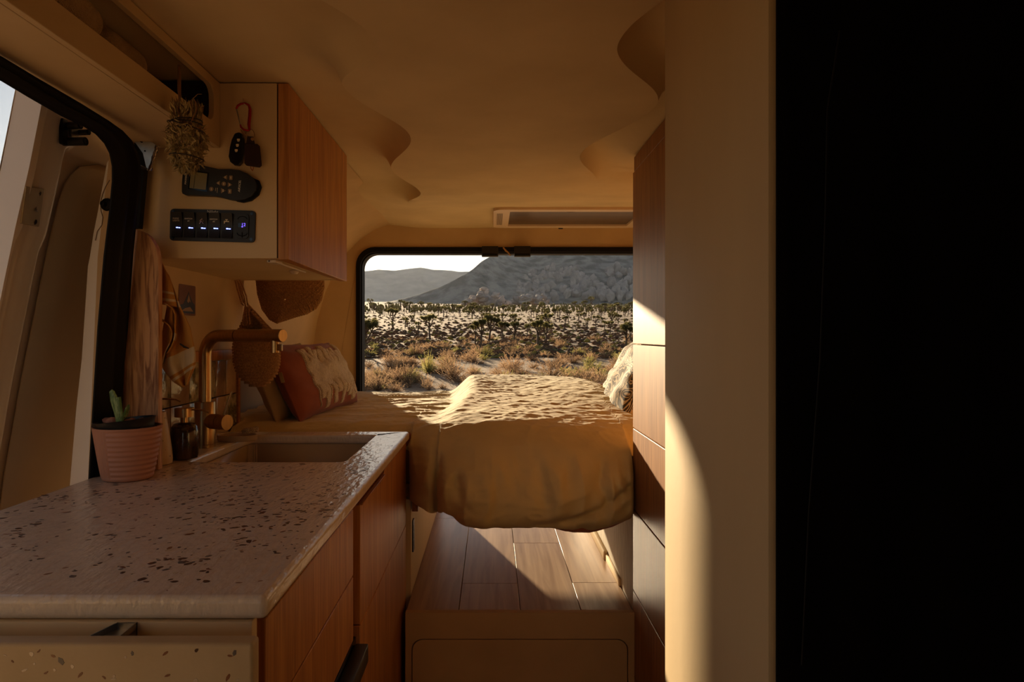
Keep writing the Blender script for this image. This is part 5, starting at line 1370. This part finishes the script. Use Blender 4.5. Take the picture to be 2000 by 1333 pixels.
trees = [
    (712, 694, 596, 5, 'broad green joshua tree at the left edge of the rear opening'),
    (768, 643, 596, 2, 'joshua tree second from the left edge of the rear opening'),
    (809, 657, 636, 3, 'small joshua tree, left of the close pair'),
    (817, 657, 628, 3, 'small joshua tree, right of the close pair'),
    (840, 664, 608, 1, 'forked joshua tree standing alone right of the small pair'),
    (803, 672, 656, 4, 'tiny single-stemmed joshua tree in front of the small pair'),
    (928, 673, 626, 1, 'slim joshua tree at the left of the central group'),
    (939, 681, 615, 1, 'nearest dark-trunked joshua tree in the central group'),
    (955, 668, 605, 0, 'bushiest joshua tree in the central group'),
    (982, 663, 622, 0, 'round-headed joshua tree right of the central group'),
    (1003, 674, 621, 2, 'open-armed joshua tree in the middle of the rear opening'),
    (1030, 664, 632, 3, 'narrow shaggy joshua tree between the open-armed one and the leaning one'),
    (1050, 678, 618, 1, 'leaning joshua tree with a side arm right of the middle'),
    (1067, 666, 617, 5, 'wide joshua tree just behind the leaning one'),
    (1053, 682, 654, 4, 'small upright joshua tree at the foot of the leaning one'),
    (1164, 642, 613, 2, 'distant joshua tree left of the paired trunks on the right'),
    (1181, 650, 624, 1, 'left one of the paired slim joshua trees on the right'),
    (1192, 652, 624, 2, 'right one of the paired slim joshua trees on the right'),
    (1221, 684, 624, 0, 'tall green joshua tree beside the tall cabinet edge'),
    (1231, 672, 630, 3, 'joshua tree half hidden behind the tall one by the cabinet'),
    (922, 622, 588, 5, 'tall faint joshua tree below the boulder pile'),
    (1070, 642, 602, 5, 'dense joshua tree behind the leaning one, farther off'),
    (1130, 625, 604, 2, 'joshua tree in the far right cluster, left member'),
    (1141, 626, 605, 5, 'joshua tree in the far right cluster, right member'),
    (1221, 619, 598, 5, 'dark joshua tree far off above the tall one by the cabinet')]
for t in trees: put_tree(*t)
def zone(what, grp, px_, near):
    side = 'left' if px_ < 880 else ('middle' if px_ < 1060 else 'right'); dep = 'nearer band' if near else 'farther band'
    return '%s in the %s, %s part of the rear view' % (what, dep, side), '%s, %s, %s' % (grp, dep, side)
R = random.Random(33)
for k in range(115):
    px_ = R.uniform(700, 1245); py_ = R.choice((R.uniform(603, 622), R.uniform(610, 645)))
    put_tree(px_, py_, py_ - R.uniform(14, 26) * (1 if py_ < 622 else 1.15), R.choice((0, 1, 2, 3, 5)), *zone('distant joshua tree', 'distant joshua trees', px_, py_ > 622))

def shrub(seed, n, flat, leafy):
    R = random.Random(seed); mb = MB()
    for k in range(n):
        a = R.uniform(0, 2 * PI); el = R.uniform(.25, 1.45) if not flat else R.uniform(.1, 1.2); ln = R.uniform(.65, 1.05)
        d = Vector((math.cos(a) * math.cos(el), math.sin(a) * math.cos(el), math.sin(el))); p = Vector((R.uniform(-.06, .06), R.uniform(-.06, .06), 0))
        for s_ in range(3):
            q = p + (d + Vector((R.gauss(0, .2), R.gauss(0, .2), R.gauss(0, .12)))) * ln / 3; w = (q - p).cross(Vector((R.gauss(0, 1), R.gauss(0, 1), R.gauss(0, 1)))).normalized() * (.016 - .004 * s_)
            mb.add([p - w, p + w, q + w * .6, q - w * .6], [(0, 1, 2, 3)])
            for _ in range(leafy):
                c = p.lerp(q, R.random()); dd = Vector((R.gauss(0, 1), R.gauss(0, 1), R.gauss(.3, 1))).normalized() * R.uniform(.05, .13); w2 = dd.orthogonal().normalized() * .012
                mb.add([c - w2, c + w2, c + dd], [(0, 1, 2)])
            p = q
    return mb
SH = [me_from(shrub(s_, n_, fl, lf_), 'shrub', m_) for s_, n_, fl, lf_, m_ in ((1, 90, 0, 7, 'shrub_brown'), (2, 70, 0, 9, 'shrub_green'), (3, 80, 1, 9, 'shrub_brown'), (4, 110, 1, 6, 'shrub_brown'), (5, 60, 1, 10, 'shrub_green'), (6, 46, 0, 3, 'shrub_brown'))]
def put_shrub(px_, py_, w, h, kind, label, group=None, name='desert_shrub'):
    p = gp(px_, py_); s_ = p.y / FP; o = bpy.data.objects.new(name, SH[kind]); COL.objects.link(o); o.location = p + Vector((0, 0, -.02))
    o.scale = (w * s_ / 1.7, w * s_ / 1.7, h * s_ / .95); o.rotation_euler = (0, 0, (px_ * 2.3) % 6.28); return tag(o, label, 'shrub', group)
for a in ((836, 729, 44, 46, 1, 'yellow-green twiggy shrub left of centre in the foreground'), (885, 742, 70, 50, 0, 'large dark brown twiggy shrub next to the yellow-green one'),
          (780, 730, 46, 42, 0, 'brown shrub left of the yellow-green one'), (740, 765, 80, 50, 5, 'bare spreading shrub at the lower left of the rear opening'),
          (838, 765, 34, 38, 5, 'thin dry stalks just beyond the duvet'), (1080, 740, 90, 44, 2, 'low dense brown shrub beyond the duvet hump'),
          (1130, 752, 80, 40, 3, 'wide brown shrub beyond the right of the duvet'), (1000, 722, 60, 34, 2, 'tan shrub in the middle of the foreground')): put_shrub(*a)
# yuccas by the cabinet edge
mb = MB(); R = random.Random(4)
for _ in range(90):
    a = R.uniform(0, 2 * PI); el = R.uniform(.2, 1.5); d = Vector((math.cos(a) * math.cos(el), math.sin(a) * math.cos(el), math.sin(el))); w = d.cross(Vector((R.gauss(0, 1), R.gauss(0, 1), R.gauss(0, 1)))).normalized() * .028
    mb.add([-w, w, d * .5 + w, d * .5 - w, d + Vector((0, 0, -.05))], [(0, 1, 2, 3), (3, 2, 4)])
M['yucca'] = noisy('yucca_green', (.14, .14, .04), (.30, .27, .09), (3, 3, 3), .6, 0)
YM = me_from(mb, 'yucca', 'yucca')
for (x, y, h, lb_) in ((1216, 716, 22, 'small spiky yucca left of the larger one by the cabinet edge'), (1232, 712, 30, 'larger spiky yucca by the tall cabinet edge')):
    p = gp(x, y); o = bpy.data.objects.new('yucca', YM); COL.objects.link(o); o.location = p; s_ = h * p.y / FP; o.scale = (s_, s_, s_); tag(o, lb_, 'plant')
R = random.Random(17)
for k in range(240):
    py_ = 664 + 108 * R.random() ** 1.25; px_ = R.uniform(690, 1260); sc_ = ydist(700) / ydist(py_)
    w = R.uniform(16, 40) * sc_ * (1.1 if py_ > 690 else .9); hh = w * R.uniform(.38, .62); kd = R.choice((0, 0, 2, 2, 3, 3, 3, 4, 1, 5))
    put_shrub(px_, py_, w, hh, kd, *zone(('dry brown twiggy bush', 'yellow-green leafy bush', 'tan leafy bush', 'low brown bush', 'low olive bush', 'sparse dry bush')[kd], ('brown bushes', 'yellow-green bushes', 'tan bushes', 'low brown bushes', 'low olive bushes', 'sparse bushes')[kd], px_, py_ > 695))

# countless far scrub, in two tones, and the faint forest of far trees
def far_scrub(name, m, n, seed, pr, size, tall):
    R = random.Random(seed); V, Fq = [], []
    for k in range(n):
        py_ = pr[0] + (pr[1] - pr[0]) * R.random(); d = ydist(py_); px_ = R.uniform(640, 1300); x = (px_ - CX) * d / FP; z = gz(x, d)
        s_ = R.uniform(*size); h = s_ * R.uniform(*tall); b = len(V)
        for q in range(6):
            a = q * PI / 3 + R.uniform(-.3, .3); V.append((x + s_ * math.cos(a) * R.uniform(.7, 1.1), d + s_ * math.sin(a) * .8, z + h * R.uniform(.15, .5)))
        V += [(x, d, z - .05), (x + R.uniform(-.2, .2) * s_, d, z + h)]
        for q in range(6): Fq += [(b + q, b + (q + 1) % 6, b + 7), (b + (q + 1) % 6, b + q, b + 6)]
    mb = MB(); mb.v = V; mb.f = Fq; o = ob(name, mb, m, kind='stuff', sharp=20, loc=(0, 200, gz(0, 200))); return o
tag(far_scrub('far_scrub', 'shrub_brown', 3800, 1, (597, 700), (.14, .52), (.45, .85)), 'countless brown bushes dotted over the distant desert flat', 'scrub')
tag(far_scrub('far_scrub', 'shrub_green', 900, 2, (597, 700), (.15, .5), (.5, .9)), 'olive bushes scattered among the brown ones in the distance', 'scrub')
tag(far_scrub('far_trees', 'spike', 900, 3, (594, 611), (.4, .9), (2.0, 3.4)), 'faint forest of joshua trees below the mountains', 'trees')

# thin dry haze over the plain
m_, n_h, l_h, b_h = mat_base('dust_haze')
n_h.remove(b_h); vs_ = n_h.new('ShaderNodeVolumeScatter'); vs_.inputs['Color'].default_value = (.82, .87, .95, 1); vs_.inputs['Density'].default_value = .000026; vs_.inputs['Anisotropy'].default_value = .45
l_h.new(vs_.outputs[0], n_h['Material Output'].inputs['Volume'])
M['haze'] = m_
mb = MB(); mb.box(-520, 45, -30, 620, 2700, 420)
tag(ob('haze', mb, 'haze', kind='stuff'), 'thin dusty haze over the plain and the mountains', 'haze')
